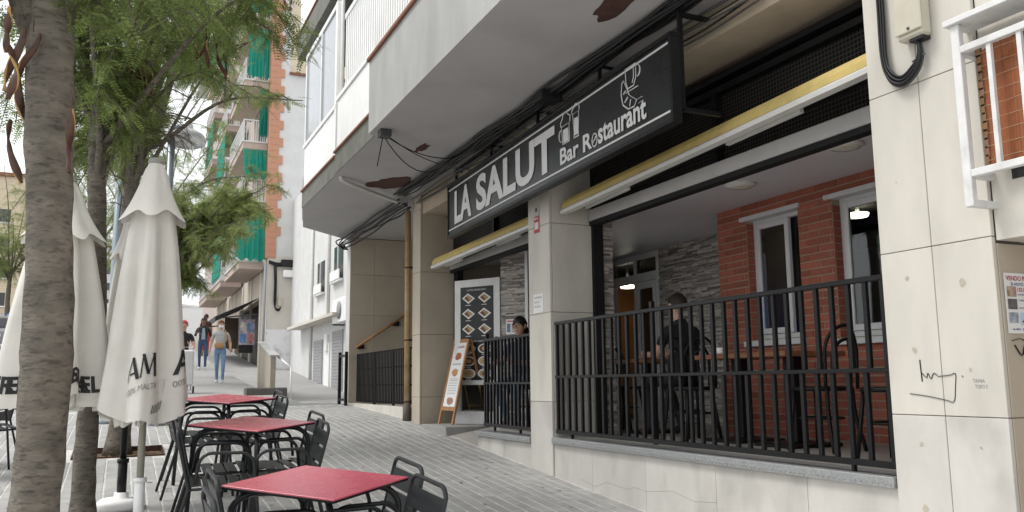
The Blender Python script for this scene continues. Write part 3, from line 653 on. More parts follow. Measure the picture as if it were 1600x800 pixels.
# ------------------------------------------------------------------ cables under the soffit
def sag(a, b, s, n=10, jit=0.):
    a, b = np.array(a, float), np.array(b, float); return [a+(b-a)*t+np.array((0, 0, -4*s*t*(1-t)))+rng.uniform(-jit, jit, 3)*(0 < t < 1) for t in np.linspace(0, 1, n)]
cb = empty('cable_bundle', (3.6, 8, 4), label='long tangle of black cables running under the balcony soffit', cat='cables'); cb.location = (0, 0, 0)
for i_ in range(7):
    x_ = 3.42+.03*i_; p_ = []
    for y in np.arange(4.3, 11.7, .45): p_.append((x_+rng.uniform(-.025, .025), y, ZS-.025-.012*(i_ % 3)-rng.uniform(0, .03)))
    link('cable', MB().tube(smooth_path(p_, 4), rng.uniform(.009, .019), 6), CABLE, cb)
for i_ in range(5):
    p_ = [(3.66+.02*i_+rng.uniform(-.03, .03), y, 4.06-.02*i_-rng.uniform(0, .05)) for y in np.arange(4.2, 11.7, .6)]
    link('cable', MB().tube(smooth_path(p_, 4), rng.uniform(.005, .011), 6), CABLE if i_ % 2 else CABLEG, cb)
for i_ in range(7):
    p_ = [(3.55+.03*i_+rng.uniform(-.03, .03), y, 4.08-.015*i_-rng.uniform(0, .05)) for y in np.linspace(11.7, 15.7, 7)]+[(3.72+.02*i_, 15.85, 3.95)]
    link('cable', MB().tube(smooth_path(p_, 4), rng.uniform(.008, .016), 6), CABLE, cb)
for i_ in range(9):
    y_ = rng.uniform(6.3, 9.3); link('cable', MB().tube(smooth_path([(3.6, y_+.5, 4.05), (3.62, y_+.15, 3.98-rng.uniform(0, .06)), (3.66, y_-.1, 3.9-rng.uniform(0, .08)), (3.72, y_-.4, 3.86)], 5), .005, 5), CABLE, cb)
for a, b, s_ in (((2.45, 8.7, 4.1), (3.45, 9.3, 4.08), .08), ((2.45, 8.72, 4.1), (3.45, 9.2, 4.09), .3), ((2.46, 8.68, 4.1), (3.4, 9.6, 4.08), .04), ((2.45, 8.7, 4.1), (2.4, 8.75, 3.75), 0)):
    link('cable', MB().tube(sag(a, b, s_, 12), .006, 5), CABLE, cb)
link('junction', MB().cbox((2.4, 8.62, 4.06), (2.52, 8.75, 4.135), .004), CABLEG, cb); link('splice_box', MB().cbox((3.38, 6.75, 4.02), (3.6, 6.95, 4.1), .01), CABLE, cb)

# ------------------------------------------------------------------ the lit-box sign
SA = np.array((3.63, 9.907, 3.225)); SB = np.array((3.406, 4.764, 3.225)); SL = np.linalg.norm(SB-SA); SU = (SB-SA)/SL; SV = np.array((0, 0, 1.)); SN = np.cross(SU, SV); SH = .65
sg = empty('bar_sign', tuple(SA), label='long black shop sign reading LA SALUT Bar Restaurant', cat='sign'); sg.location = (0, 0, 0)
def sp_(u, v, n=0.): return SA+SU*u+SV*v+SN*n
link('box', MB().obox(sp_(SL/2, SH/2, -.035), SU*SL/2, SV*SH/2, SN*.032), SIGNM, sg)
bz = MB()
for v in (.012, SH-.012): bz.obox(sp_(SL/2, v, -.029), SU*(SL/2+.004), SV*.0155, SN*.039)
for u in (.012, SL-.012): bz.obox(sp_(u, SH/2, -.030), SU*.0155, SV*(SH/2-.03), SN*.039)
link('bezel', bz, BLACKP, sg)
for v in (.085, .585): link('white_line', MB().obox(sp_(SL/2, v, .0), SU*(SL/2-.04), SV*.0075, SN*.002), LETTER, sg)
def stext(txt, u, v, w, h, bold, nm='lettering'):
    mb = MB(); text_on(mb, txt, sp_(u, v, .003), SU, SV, w, h, bold); link(nm, mb, LETTER, sg)
stext('LA', .27, .128, .62, .405, .035); stext('SALUT', 1.06, .128, 2.13, .41, .035)
stext('Bar R', 3.30, .128, .62, .15, .025); stext('staurant', 4.03, .128, .76, .155, .025)
def stroke(pts, r=.007, closed=False, nm='icon'):
    q = [sp_(u, v, .002) for u, v in pts]; q = q+[q[0]] if closed else q
    link(nm, MB().tube(q, r, 4, flat=.5), LETTER, sg)
def ell(u, v, a, b, t0=0, t1=6.2832, n=20): return [(u+a*math.cos(t), v+b*math.sin(t)) for t in np.linspace(t0, t1, n)]
stroke(ell(3.965, .185, .045, .055)); stroke([(3.93, .16), (3.95, .18), (3.975, .19), (4.0, .215)])
# two beer glasses
stroke([(3.36, .305), (3.34, .47), (3.50, .47), (3.49, .305), (3.36, .305)]); stroke(ell(3.335, .39, .045, .055, 1.4, 4.9)); stroke([(3.33, .47), (3.32, .51), (3.36, .54), (3.38, .58), (3.44, .585), (3.48, .55), (3.52, .53), (3.51, .475)])
link('icon', MB().obox(sp_(3.42, .375, .001), SU*.05, SV*.06, SN*.001), LETTER, sg)
stroke([(3.585, .305), (3.595, .36), (3.57, .52), (3.69, .52), (3.67, .36), (3.675, .305), (3.585, .305)]); stroke([(3.56, .52), (3.55, .55), (3.59, .575), (3.62, .6), (3.67, .59), (3.70, .56), (3.695, .525)])
link('icon', MB().obox(sp_(3.632, .40, .001), SU*.035, SV*.075, SN*.001), LETTER, sg)
# coffee cup and croissant
stroke([(4.50, .595), (4.505, .49), (4.53, .435), (4.62, .435), (4.655, .49), (4.66, .595), (4.50, .595)]); stroke(ell(4.675, .53, .045, .045, -1.5, 1.6)); stroke([(4.50, .41), (4.68, .41)]); stroke([(4.625, .57), (4.62, .5), (4.6, .46)])
stroke([(4.44, .50), (4.425, .42), (4.45, .33), (4.53, .275), (4.62, .27), (4.66, .31), (4.60, .345), (4.55, .38), (4.52, .44), (4.47, .52), (4.44, .50)]); stroke([(4.46, .41), (4.5, .43)]); stroke([(4.48, .34), (4.53, .37)]); stroke([(4.55, .29), (4.57, .34)]); stroke([(4.68, .275), (4.75, .275)], .004); stroke([(4.67, .31), (4.74, .31)], .004)
# steel hanging frame
fr = MB()
fr.bar(sp_(-.02, .86, -.10), sp_(SL+.02, .86, -.10), .03).bar(sp_(SL-.02, .1, -.09), sp_(SL-.02, .88, -.09), .03)
for u in (.05, 1.3, 2.6, 3.9): fr.bar(sp_(u, .6, -.085), sp_(u, .86, -.10), .025).bar(sp_(u, .85, -.10), (XF+.01, sp_(u, 0)[1], 3.225+.85), .022)
for v in (.1, .8): fr.bar(sp_(SL-.02, v, -.09), (XF+.02, sp_(SL-.02, 0)[1], 3.225+v), .03)
link('frame', fr, BLACKP, sg)

# ------------------------------------------------------------------ awnings (rolled in)
def awning(y0, y1, z0, z1, label):
    a = empty('awning', (4.0, (y0+y1)/2, (z0+z1)/2), label=label, cat='awning', group='rolled awnings over the openings'); a.location = (0, 0, 0)
    P, Q = np.array((3.90, y0, z0)), np.array((3.90, y1, z1)); d = (Q-P)/np.linalg.norm(Q-P)
    def ext(poly2, nm, mt, e0=0., e1=0.):
        n = len(poly2); p0, p1 = P-d*e0, Q+d*e1
        vs = [p0+np.array((x, 0, z)) for x, z in poly2]+[p1+np.array((x, 0, z)) for x, z in poly2]
        link(nm, MB().add(vs, [tuple(range(n)), tuple(range(n, 2*n))[::-1]]+[(i, n+i, n+(i+1) % n, (i+1) % n) for i in range(n)]), mt, a)
    ext([(-.03, -.03), (.03, -.036), (.035, .0), (.02, .012), (-.025, .012), (-.034, .0)], 'front_bar', BAR)
    ext([(-.026, .014), (.02, .013), (.16, .09), (.155, .14), (.07, .14), (-.002, .10), (-.022, .06)], 'fabric', YELLOW, -.02, -.02)
    ext([(.17, .05), (.27, .05), (.27, .16), (.17, .16)], 'roller', BLACKP)
    for t in (.18, .72): link('arm', MB().bar(P+(Q-P)*t+np.array((.07, 0, -.03)), P+(Q-P)*(t+.2)+np.array((.09, 0, -.02)), .035, .03), BAR, a)
awning(3.44, 7.36, 3.24, 3.11, 'yellow awning rolled in above the long terrace railing')
awning(7.92, 11.25, 3.10, 3.05, 'yellow awning rolled in above the entrance step')

# ------------------------------------------------------------------ railings
def railing(name, y0, y1, zb, zt, sp, label, X=XF+.02, mid=None, bar_=.021):
    r = empty(name, (X, (y0+y1)/2, zb), label=label, cat='railing'); r.location = (0, 0, 0); mid = mid or (zb+.52*(zt-zb))
    for z, h in ((zb+.03, .035), (mid, .025), (zt-.015, .03)): link('rail', MB().cbox((X-.02, y0, z-h/2), (X+.02, y1, z+h/2), .003), BLACKP, r)
    mu = MB().cbox((X-.013, -bar_/2, 0), (X+.013, bar_/2, zt-.03-mid-.0125), .002).mesh('picket'); ml = MB().cbox((X-.013, -bar_/2, 0), (X+.013, bar_/2, mid-.0125-zb-.0475), .002).mesh('picket')
    mu.materials.append(BLACKP); ml.materials.append(BLACKP); n = int((y1-y0)/sp)
    for i in range(n+1):
        y = y0+.02+(y1-y0-.04)*i/n
        for me, z in ((mu, mid+.0125), (ml, zb+.0475)):
            o = bpy.data.objects.new('picket', me); COL.objects.link(o); o.parent = r; o.location = (0, y+rng.uniform(-.004, .004)+(.03 if me is ml and 0 < i < n else 0), z)
    for y in (y0+.0, (y0+y1)/2+.36, ) if y1-y0 > 2 else (y1,): link('post', MB().cbox((X+.021, y, zb), (X+.055, y+.035, zt+.06), .002), BLACKP, r)
    for y in (y0+.3, y1-.3): link('foot', MB().box((X-.012, y, zb-.03), (X+.012, y+.02, zb+.0125)), BLACKP, r)
    return r
railing('terrace_railing', 3.44, 7.40,   .955, 2.02, .126, 'long black steel picket railing in front of the terrace', mid=1.495, bar_=.028)
railing('entrance_railing', 7.93, 9.2, .95, 1.945, .095, 'short black picket railing between the entrance step and the pillar', mid=1.44, bar_=.024)
rl = empty('stair_railing', (0, 0, 0), label='black close-barred railing guarding the stairs beside the drain pipe', cat='railing')
for z in (1.16, 1.43, 1.7, 1.96): link('rail', MB().box((XF+.03, 12.0, z-.012), (XF+.05, 15.1, z+.012)), BLACKP, rl)
for y in np.arange(12.02, 15.1, .085): link('picket', MB().box((XF+.015, y-.012, 1.14), (XF+.03, y+.012, 1.97)), BLACKP, rl)
for y in (13.0, 14.1): link('post', MB().box((XF+.05, y-.02, 1.11), (XF+.09, y+.02, 1.96)), BLACKP, rl)
gt_ = empty('stair_gate', (0, 0, 0), label='narrow black steel gate standing open past the stair railing', cat='gate')
for y in (15.25, 15.75): link('post', MB().box((XF-.15, y, 1.07), (XF-.10, y+.05, 2.02)), BLACKP, gt_)
for z in (1.15, 1.93): link('rail', MB().box((XF-.145, 15.3, z), (XF-.105, 15.75, z+.04)), BLACKP, gt_)

# ------------------------------------------------------------------ right-hand wall details
WHITEG = mat('grille_white', (.66, .66, .65), .5, .08, 12, .05, stain=(.42, .40, .37), stain_scale=9, stain_amt=.4)
gr = empty('window_grille', (0, 0, 0), label='white steel window grille projecting from the wall above the doorway', cat='grille')
XG = 3.62; q = lambda x, y: onx(x, y, XG)
yl, zt_, zl_ = q(1492, 60)[1], q(1492, 45)[2], q(1512, 272)[2]; zb_ = q(1518, 322)[2]
link('frame', MB().cbox((XG, yl-.02, zb_), (XG+.035, yl+.025, zt_+.02), .003).cbox((XG-.001, .5, zl_-.018), (XG+.034, yl-.021, zl_+.018), .003).cbox((XG-.001, .5, zt_-.13), (XG+.034, yl-.021, zt_-.095), .003).cbox((XG-.02, .5, zt_+.02), (XG+.16, yl+.05, zt_+.05), .003), WHITEG, gr)
for y in np.arange(yl-.16, .55, -.15): link('bar', MB().box((XG+.008, y-.011, zl_+.018), (XG+.028, y+.011, zt_-.13)), WHITEG, gr)
for zz_ in (zb_, zl_-.015, zt_-.13): link('bracket', MB().box((XG+.036, yl-.015, zz_), (XF, yl+.02, zz_+.033)), WHITEG, gr)
bb = empty('bamboo_blind', (0, 0, 0), label='frayed reddish bamboo blind tied behind the white grille', cat='blind')
vs = []; n_ = 60
for i in range(n_+1):
    y = yl-.06-i*.035+rng.uniform(-.008, .008); xx = XG+.085+.012*math.sin(i*.9)
    vs += [(xx, y, zl_+.03+rng.uniform(-.004, .008)), (xx, y, zt_-.12+rng.uniform(-.012, .01)+.02*math.sin(i*.5))]
link('mat', MB().add(vs, [(2*i, 2*i+2, 2*i+3, 2*i+1) for i in range(n_)]), BAMBOO, bb)
ed = MB(); 
for i in range(14): z = zl_+.04+(zt_-.14-zl_-.05)*i/13; ed.box((XG+.078, yl-.064+rng.uniform(-.006, .002), z), (XG+.094, yl-.045+rng.uniform(-.004, .006), z+.05))
link('frayed_edge', ed, BAMED, bb)
for i in range(9): z = zl_+.06+(zt_-.2-zl_)*i/8; link('cord', MB().tube([(XG+.074, yl-.06-k*.12, z+rng.uniform(-.004, .004)) for k in range(14)], .0014, 4), C('cord', (.45, .33, .2), .8), bb)
part('window_opening', MB().box((XF-.004, .5, zl_-.03), (XF+.0, yl-.1, zt_-.02)), C('window_dark', (.03, .03, .03), .3))
jb = empty('junction_box', (0, 0, 0), label='beige telecom junction box on the right-hand stone pillar', cat='junction box')
ya, yb, za, zb2 = 3.135, 2.975, 3.22, 3.66
link('body', MB().cbox((XF-.10, yb, za), (XF-.026, ya, zb2), .012), BOXP, jb); link('lid', MB().cbox((XF-.112, yb-.004, za+.03), (XF-.101, ya+.004, zb2), .005), BOXP, jb); link('lock', MB().lathe([(.008, 0), (.008, .004)], 10).xf(Matrix.Translation((XF-.113, 3.05, za+.05)) @ Matrix.Rotation(R(-90), 4, 'Y')), CABLEG, jb)
link('gland', MB().cbox((XF-.09, 2.985, za-.02), (XF-.03, 3.07, za), .003), CABLE, jb)
cw = empty('cable_loop', (0, 0, 0), label='loop of black cables hanging down the pillar beside the junction box', cat='cables')
for i in range(9):
    o_ = .008*i; x_ = XF-.035-.008*(i % 3)
    p_ = [(x_, 3.30-o_*.6+rng.uniform(-.004, .004), 3.95), (x_, 3.30-o_*.7, 3.5), (x_-.01, 3.29-o_*.6, 3.2), (x_-.02, 3.24-o_*.4, 3.05+o_*.7), (x_-.02, 3.15, 2.995+o_*.8), (x_-.02, 3.06+o_*.3, 3.04+o_*.6), (x_-.02, 3.02+o_*.3, 3.12), (x_-.02, 3.03, 3.2)]
    link('cable', MB().tube(smooth_path(p_, 6), .007, 6), CABLE if i % 3 else CABLEG, cw)
link('tie', MB().tube([(XF-.07, 2.995, 3.12), (XF-.03, 3.11, 3.12)], .004, 5), CABLEG, cw)
ps = empty('flat_sale_poster', (0, 0, 0), label='VENDO PISO flat-for-sale poster with photos in the doorway recess', cat='poster')
Yp = 2.746; pq = lambda x0, z0, x1, z1, l, mt, nm: link(nm, MB().add([(x0, Yp-l, z0), (x1, Yp-l, z0), (x1, Yp-l, z1), (x0, Yp-l, z1)], [(0, 1, 2, 3)]), mt, ps)
x0_, zt2 = 3.825, 1.945
link('sheet', MB().box((x0_, Yp-.0015, 1.655), (x0_+.21, Yp, zt2)), PAPER, ps)
PR = C('poster_red', (.42, .03, .08), .6); PB = C('poster_blue', (.08, .10, .25), .6)
for t_, z_, w_, h_, mt_, xo in (('VENDO PISO', zt2-.037, .18, .023, PR, .012), ('El HOYO', zt2-.062, .09, .016, PB, .045), ('135.000', zt2-.09, .09, .02, PR, .085), ('ASCENSOR', zt2-.108, .085, .009, PB, .085), ('3 HABITACIONES', zt2-.135, .09, .008, PB, .09), ('PARA ENTRAR A VIVIR', zt2-.172, .09, .008, PB, .09), ('450', zt2-.243, .06, .02, PR, .10), ('640 218 3', zt2-.275, .15, .010, PB, .03)):
    tm = MB(); text_on(tm, t_, (x0_+xo, Yp-.003, z_), (1, 0, 0), (0, 0, 1), w_, h_, .02); link('lettering', tm, mt_, ps)
for z_, c_ in ((zt2-.115, (.35, .25, .2)), (zt2-.175, (.12, .11, .11)), (zt2-.24, (.3, .33, .38))): pq(x0_+.012, z_, x0_+.078, z_+.05, .003, C('poster_photo%.2f' % z_, c_, .6, var=.6, scale=40), 'photo')
pq(x0_+.09, zt2-.25, x0_+.2, zt2-.19, .0025, C('poster_tint', (.45, .6, .72), .7), 'tint')
tg = MB(); [tg.tube(smooth_path([(x, Yp-.004, z) for x, z in s_], 4), .005, 4, flat=.4) for s_ in ([(3.84, 1.62), (3.9, 1.63), (3.95, 1.61)], [(3.855, 1.6), (3.9, 1.55), (3.93, 1.6), (3.94, 1.52)], [(3.96, 1.6), (3.98, 1.53), (4.02, 1.6)])]
part('scribble', tg, INK)
al = empty('alarm_plaque', (0, 0, 0), label='red and grey alarm plaque high on the middle pillar', cat='plaque')
ypc = 7.68; link('plate', MB().box((XF-.032, ypc-.05, 2.94), (XF-.027, ypc+.06, 3.22)), C('plaque_grey', (.45, .45, .43), .5), al); link('red_panel', MB().box((XF-.035, ypc-.05, 2.94), (XF-.0325, ypc+.06, 3.11)), C('plaque_red', (.42, .03, .03), .5), al)
tm = MB(); text_on(tm, 'Alarma', (XF-.0365, ypc+.05, 3.075), (0, -1, 0), (0, 0, 1), .09, .025, .02); [tm.box((XF-.0365, ypc-.04+.03*k, 2.975), (XF-.0355, ypc-.018+.03*k, 3.045)) for k in range(3)]; link('lettering', tm, LETTER, al)
link('emblem', MB().box((XF-.034, ypc-.01, 3.155), (XF-.0325, ypc+.03, 3.195)), C('emblem_brown', (.10, .04, .03), .5), al)
pn = empty('handwritten_notice', (0, 0, 0), label='white handwritten sheet taped to the middle pillar', cat='notice')
link('sheet', MB().box((XF-.028, 7.57, 2.13), (XF-.0265, 7.79, 2.32)), PAPER, pn)
tm = MB(); [text_on(tm, t_, (XF-.029, 7.77, 2.275-.045*k), (0, -1, 0), (0, 0, 1), w_, .022) for k, (t_, w_) in enumerate((('Prohibido', .17), ('fumar', .12), ('Gracias', .14)))]; link('lettering', tm, INKG, pn)
# terrace ceiling lights (unlit)
for P_, nm_ in (((4.93, 5.94), 'unlit round ceiling light over the wooden terrace table'), ((4.81, 4.6), 'unlit round ceiling light by the right-hand pillar')):
    l_ = empty('ceiling_light', (*P_, 3.17), label=nm_, cat='ceiling light'); link('rim', MB().lathe([(.13, -.001), (.135, -.018), (.112, -.032)], 24, cap=False), WHITE, l_); link('diffuser', MB().lathe([(.11, -.001), (.11, -.03), (.06, -.036)], 24), C('opal', (.85, .83, .76), .5), l_)

# ------------------------------------------------------------------ terrace furniture
def bent_chair():
    c = empty('bentwood_chair'); tag(c, 'black hoop-back cafe chair on the terrace', 'chair', 'black hoop-back chairs on the terrace')
    link('seat', MB().lathe([(.16, .435), (.195, .44), (.2, .455), (.19, .47), (.0, .465)], 20), BLACKP, c)
    def hoop(w, h, nm): 
        p = [(-.19, -w, .45)]+[(-.2-.06*(1-abs(math.cos(t))), -w*math.cos(t), .45+h*.55+h*.45*math.sin(t)) for t in np.linspace(0, math.pi, 14)]+[(-.19, w, .45)]
        link(nm, MB().tube(smooth_path(p, 2), .013, 8), BLACKP, c)
    hoop(.19, .46, 'back_hoop'); hoop(.11, .36, 'inner_hoop')
    for s in (-1, 1):
        link('leg', MB().tube([(.13, s*.12, .44), (.17, s*.17, .0)], .014, 8), BLACKP, c); link('leg', MB().tube(smooth_path([(-.17, s*.15, .46), (-.18, s*.16, .25), (-.23, s*.19, 0)], 4), .015, 8), BLACKP, c)
    link('stretcher_ring', MB().tube(arc((0, 0, .24), .16, 0, 2*math.pi, 20, (1, 0, 0), (0, 1, 0)), .009, 6), BLACKP, c)
    return c
bc = bent_chair(); spots = [(4.75, 4.95, 100), (5.15, 4.35, 200), (4.85, 6.75, 95), (4.75, 7.95, 250), (5.05, 8.2, -80), (4.55, 4.1, 95), (4.62, 6.35, -95)]
BLB = ['black hoop-back chair at the pillar end of the long wooden table', 'black hoop-back chair against the brick wall under the right-hand window', 'black hoop-back chair the man in black sits on', 'black hoop-back chair between the seated man and the entrance railing', 'black hoop-back chair beside the small wooden table', 'black hoop-back chair closest to the right-hand pillar', 'black hoop-back chair at the far end of the long wooden table']
for i, (x, y, a) in enumerate(spots):
    M_ = Matrix.Translation((x, y, ZF-.004)) @ Matrix.Rotation(R(a), 4, 'Z')
    if i: dup(bc, M_, BLB[i])
    else: bc.matrix_basis = M_; bc['label'] = BLB[0]
def wood_table(x, y, lx, ly, label):
    t = empty('terrace_table', (x, y, ZF-.004), label=label, cat='table'); link('tabletop', MB().cbox((-lx/2, -ly/2, .70), (lx/2, ly/2, .74), .004), TWOOD, t)
    for s in (-1, 1) if ly > 1 else (0,):
        link('pedestal', MB().cbox((-.06, s*ly*.28-.06, .03), (.06, s*ly*.28+.06, .70), .006), BLACKP, t); link('base_plate', MB().cbox((-.26, s*ly*.28-.22, 0), (.26, s*ly*.28+.22, .03), .008), BLACKP, t)
    return t
wood_table(4.92, 5.72, .62, 1.15, 'long wooden-topped table with two black pedestals beside the brick wall'); wood_table(5.0, 7.6, .62, .75, 'wooden-topped table in front of the seated man'); wood_table(4.75, 8.5, .6, .6, 'small wooden table behind the entrance railing')
def cup(x, y, z, lb):
    c = empty('coffee_cup', (x, y, z), label=lb, cat='cup'); link('cup', MB().lathe([(.018, 0), (.03, .02), (.036, .06), (.033, .06), (.026, .02)], 14), WHITE, c); link('saucer', MB().lathe([(.03, -.001), (.065, .008), (.064, .011), (.03, .003)], 16), WHITE, c)
cup(4.75, 6.1, ZF+.739, 'white cup at the far end of the long wooden table'); cup(5.05, 7.45, ZF+.739, 'white cup on the table of the seated man')

# ------------------------------------------------------------------ A-frame menu stand
af = empty('menu_stand', (0, 0, 0), label='wooden A-frame menu stand on the entrance step', cat='sign')
z_ = .905; cxy = np.array((3.83, 10.45, z_)); w_ = .48
ux = np.array((.52, -.85, 0)); ux /= np.linalg.norm(ux); nx_ = np.array((-ux[1]*-1, ux[0]*-1, 0))  # outward towards the street
nx_ = np.array((-.85, -.52, 0))
ux = onx(706, 664, 3.8)-onx(688, 662, 3.8); 
pL = ony(686, 662, 10.62); pR = ony(707, 664, 10.30); tR = ony(733, 549, 10.35); tL = ony(716, 551, 10.68); bL = ony(738, 661, 10.95); bR = ony(752, 660, 10.6)
def fixz(p, z): p = np.array(p, float); d = p-CAM; return CAM+d*((z-EYE)/d[2]) if abs(d[2]) > 1e-6 else p
pL, pR = fixz(pL, z_), fixz(pR, z_)
uu = (pR-pL)/np.linalg.norm(pR-pL); nn = np.cross(uu, (0, 0, 1.)); H_ = 1.12; back = -nn
if nn[0] > 0: nn = -nn
tl_, tr_ = pL-nn*.24+np.array((0, 0, H_)), pR-nn*.24+np.array((0, 0, H_)); kL, kR = pL-nn*.5, pR-nn*.5
for a, b in ((pL, tl_), (pR, tr_)): link('front_leg', MB().bar(a, b, .045, .025, up=nn), WOOD, af)
for a, b in ((kL, tl_), (kR, tr_)): link('back_leg', MB().bar(a+nn*.0, b-nn*.03, .035, .022, up=nn), WOOD, af)
for t_ in (.18, .985): link('crossbar', MB().bar(pL+(tl_-pL)*t_+uu*.023, pR+(tr_-pR)*t_-uu*.023, .02, .05, up=(tl_-pL)), WOOD, af)
link('back_crossbar', MB().bar(kL+(tl_-kL)*.2+uu*.02-nn*.006, kR+(tr_-kR)*.2-uu*.02-nn*.006, .02, .04, up=(0, 0, 1)), WOOD, af)
fv = (tl_-pL); W_ = np.linalg.norm(pR-pL); fn = np.cross(uu, fv); fn /= np.linalg.norm(fn); fn = fn if fn[0] < 0 else -fn
def aq(u0, u1, t0, t1, l, mt, nm): link(nm, MB().add([pL+uu*u*W_+fv*t+fn*l for u, t in ((u0, t0), (u1, t0), (u1, t1), (u0, t1))], [(0, 1, 2, 3)]), mt, af)
link('board', MB().obox(pL+uu*W_/2+fv*.585, uu*(W_/2-.024), fv*.38, fn*.005), PAPER, af)
FD = [C('stand_food_a', (.4, .12, .07), .7, var=.5, scale=40), C('stand_food_b', (.45, .25, .1), .7, var=.5, scale=40), C('stand_food_c', (.35, .2, .15), .7, var=.5, scale=40)]
for i, t_ in enumerate((.80, .61, .27)):
    pts = [pL+uu*(W_*(.5+.27*math.cos(a)*rng.uniform(.7, 1)))+fv*(t_+.055*math.sin(a)*rng.uniform(.7, 1))+fn*.007 for a in np.linspace(0, 6.28, 12, endpoint=False)]; link('food_photo', MB().add(pts, [tuple(range(12))]), FD[i], af)
for t_ in (.71, .70, .53, .51, .48, .45, .42, .39, .36): aq(.2, .8, t_, t_+.005, .007, INKG, 'text_line')
tm = MB(); text_on(tm, 'Menu del dia', pL+uu*W_*.18+fv*.90+fn*.0075, uu, fv/np.linalg.norm(fv), W_*.64, .035, .01); link('lettering', tm, C('stand_red', (.35, .04, .03), .6), af)

# ------------------------------------------------------------------ street tables and chairs
def slopeM(x, y, rz, dz=0.):
    s = (g(y+.3)-g(y-.3))/.6; return Matrix.Translation((x, y, G(x, y)+.007+dz)) @ Matrix.Rotation(math.atan(s), 4, 'X') @ Matrix.Rotation(rz, 4, 'Z')
def steel_chair():
    c = empty('terrace_chair'); tag(c, 'x', 'chair', 'slatted dark steel chairs at the pavement tables')
    r = .0105; w = .19
    # side loops: front leg, arm, down to the seat rear
    for s in (-1, 1):
        p = [(.25, s*(w+.03), 0), (.215, s*(w+.02), .35), (.19, s*(w+.02), .56)]+[(.10+.09*math.cos(t), s*(w+.02), .56+.075*math.sin(t)) for t in np.linspace(.3, 1.45, 5)]+[(-.06, s*(w+.02), .637)]+[(-.06-.08*math.sin(t), s*(w+.02), .557+.08*math.cos(t)) for t in np.linspace(.3, 1.45, 4)]+[(-.155, s*(w+.015), .45)]
        link('arm_leg', MB().tube(p, r, 8), CHAIRM, c)
    # back legs run up into one backrest loop
    p = [(-.30, -w, 0), (-.19, -w, .42), (-.255, -w, .70)]+[(-.262-.004*math.sin(t), -w+.06-.06*math.cos(t), .725+.055*math.sin(t)) for t in np.linspace(.2, 1.57, 5)]
    p += [(a, -b, z) for a, b, z in p[::-1]]
    link('back_frame', MB().tube(p, r, 8), CHAIRM, c)
    link('seat_frame', MB().tube([(.20, -w, .425), (-.19, -w, .415)], r*.85, 8).tube([(.20, w, .425), (-.19, w, .415)], r*.85, 8).tube([(.2, -w, .425), (.2, w, .425)], r*.85, 8), CHAIRM, c)
    sl1 = MB().cbox((-.033, -w+.004, -.004), (.033, w-.004, .004), .003).mesh('seat_slat'); sl1.materials.append(CHAIRM)
    for i in range(5): o = bpy.data.objects.new('seat_slat', sl1); COL.objects.link(o); o.parent = c; o.location = (.165-.078*i, 0, .437-.012*math.sin(math.pi*i/4)); o.rotation_euler = (0, R(3-2*i), 0)
    bl = MB().cbox((-.004, -w+.008, -.047), (.004, w-.008, .047), .003).mesh('back_slat'); bl.materials.append(CHAIRM)
    for i in range(3): o = bpy.data.objects.new('back_slat', bl); COL.objects.link(o); o.parent = c; o.location = (-.203-.0245*i, 0, .475+.105*i); o.rotation_euler = (0, R(-13), 0)
    return c
def red_table(label, x, y, rz, s=.60):
    t = empty('cafe_table', label=label, cat='table', group='red tables on the pavement'); t.matrix_basis = slopeM(x, y, rz)
    link('tabletop', MB().cbox((-s/2, -s/2, .728), (s/2, s/2, .740), .002), RED, t); link('edge_band', MB().cbox((-s/2-.0015, -s/2-.0015, .722), (s/2+.0015, s/2+.0015, .734), .002), BLACKP, t)
    for sx in (-1, 1):
        for sy in (-1, 1):
            p = [(sx*.02, sy*.02, .70), (sx*s*.30, sy*s*.30, .705)]+[(sx*(s*.30+.09*math.sin(a)), sy*(s*.30+.09*math.sin(a)), .705-.10*(1-math.cos(a))) for a in np.linspace(.3, 1.5, 6)]+[(sx*(s/2-.01), sy*(s/2-.01), 0)]
            link('leg', MB().tube(p, .0155, 8), CHAIRM, t)
    link('centre_block', MB().cbox((-.07, -.07, .695), (.07, .07, .7215), .004), CHAIRM, t)
TB = [(.86, 4.14, 'red square table nearest the sign end of the pavement, furthest down the slope'), (.86, 6.33, 'middle red square table of the row'), (.88, 8.15, 'red square table furthest up the slope, before the walking woman')]
for x, y, lb in TB: red_table(lb, x, y, R(42))
sc0 = steel_chair(); first = True; WH = ['lowest', 'middle', 'uppermost']
for k, (x, y, lb) in enumerate(TB):
    for sx in (1, -1):
        for j, dy in enumerate((-.36, .10)):
            M_ = slopeM(x+(.15 if sx > 0 else -.25)+rng.uniform(-.01, .01)+(.05 if j else 0), y+dy+rng.uniform(-.02, .02), R(180+rng.uniform(-4, 4)+1) if sx > 0 else R(rng.uniform(-4, 4)))
            lab = 'dark slatted steel chair, %s side of the %s red table, %s of the pair' % ('building' if sx > 0 else 'umbrella', WH[k], 'uphill' if j else 'downhill')
            if first: sc0.matrix_basis = M_; sc0['label'] = lab; first = False
            else: dup(sc0, M_, lab)
dup(sc0, slopeM(-1.06, 9.2, R(20)), 'dark slatted steel chair standing alone left of the big tree trunk')
dup(sc0, slopeM(-1.2, 9.8, R(160)), 'dark slatted steel chair half hidden behind the lone chair left of the trunk')

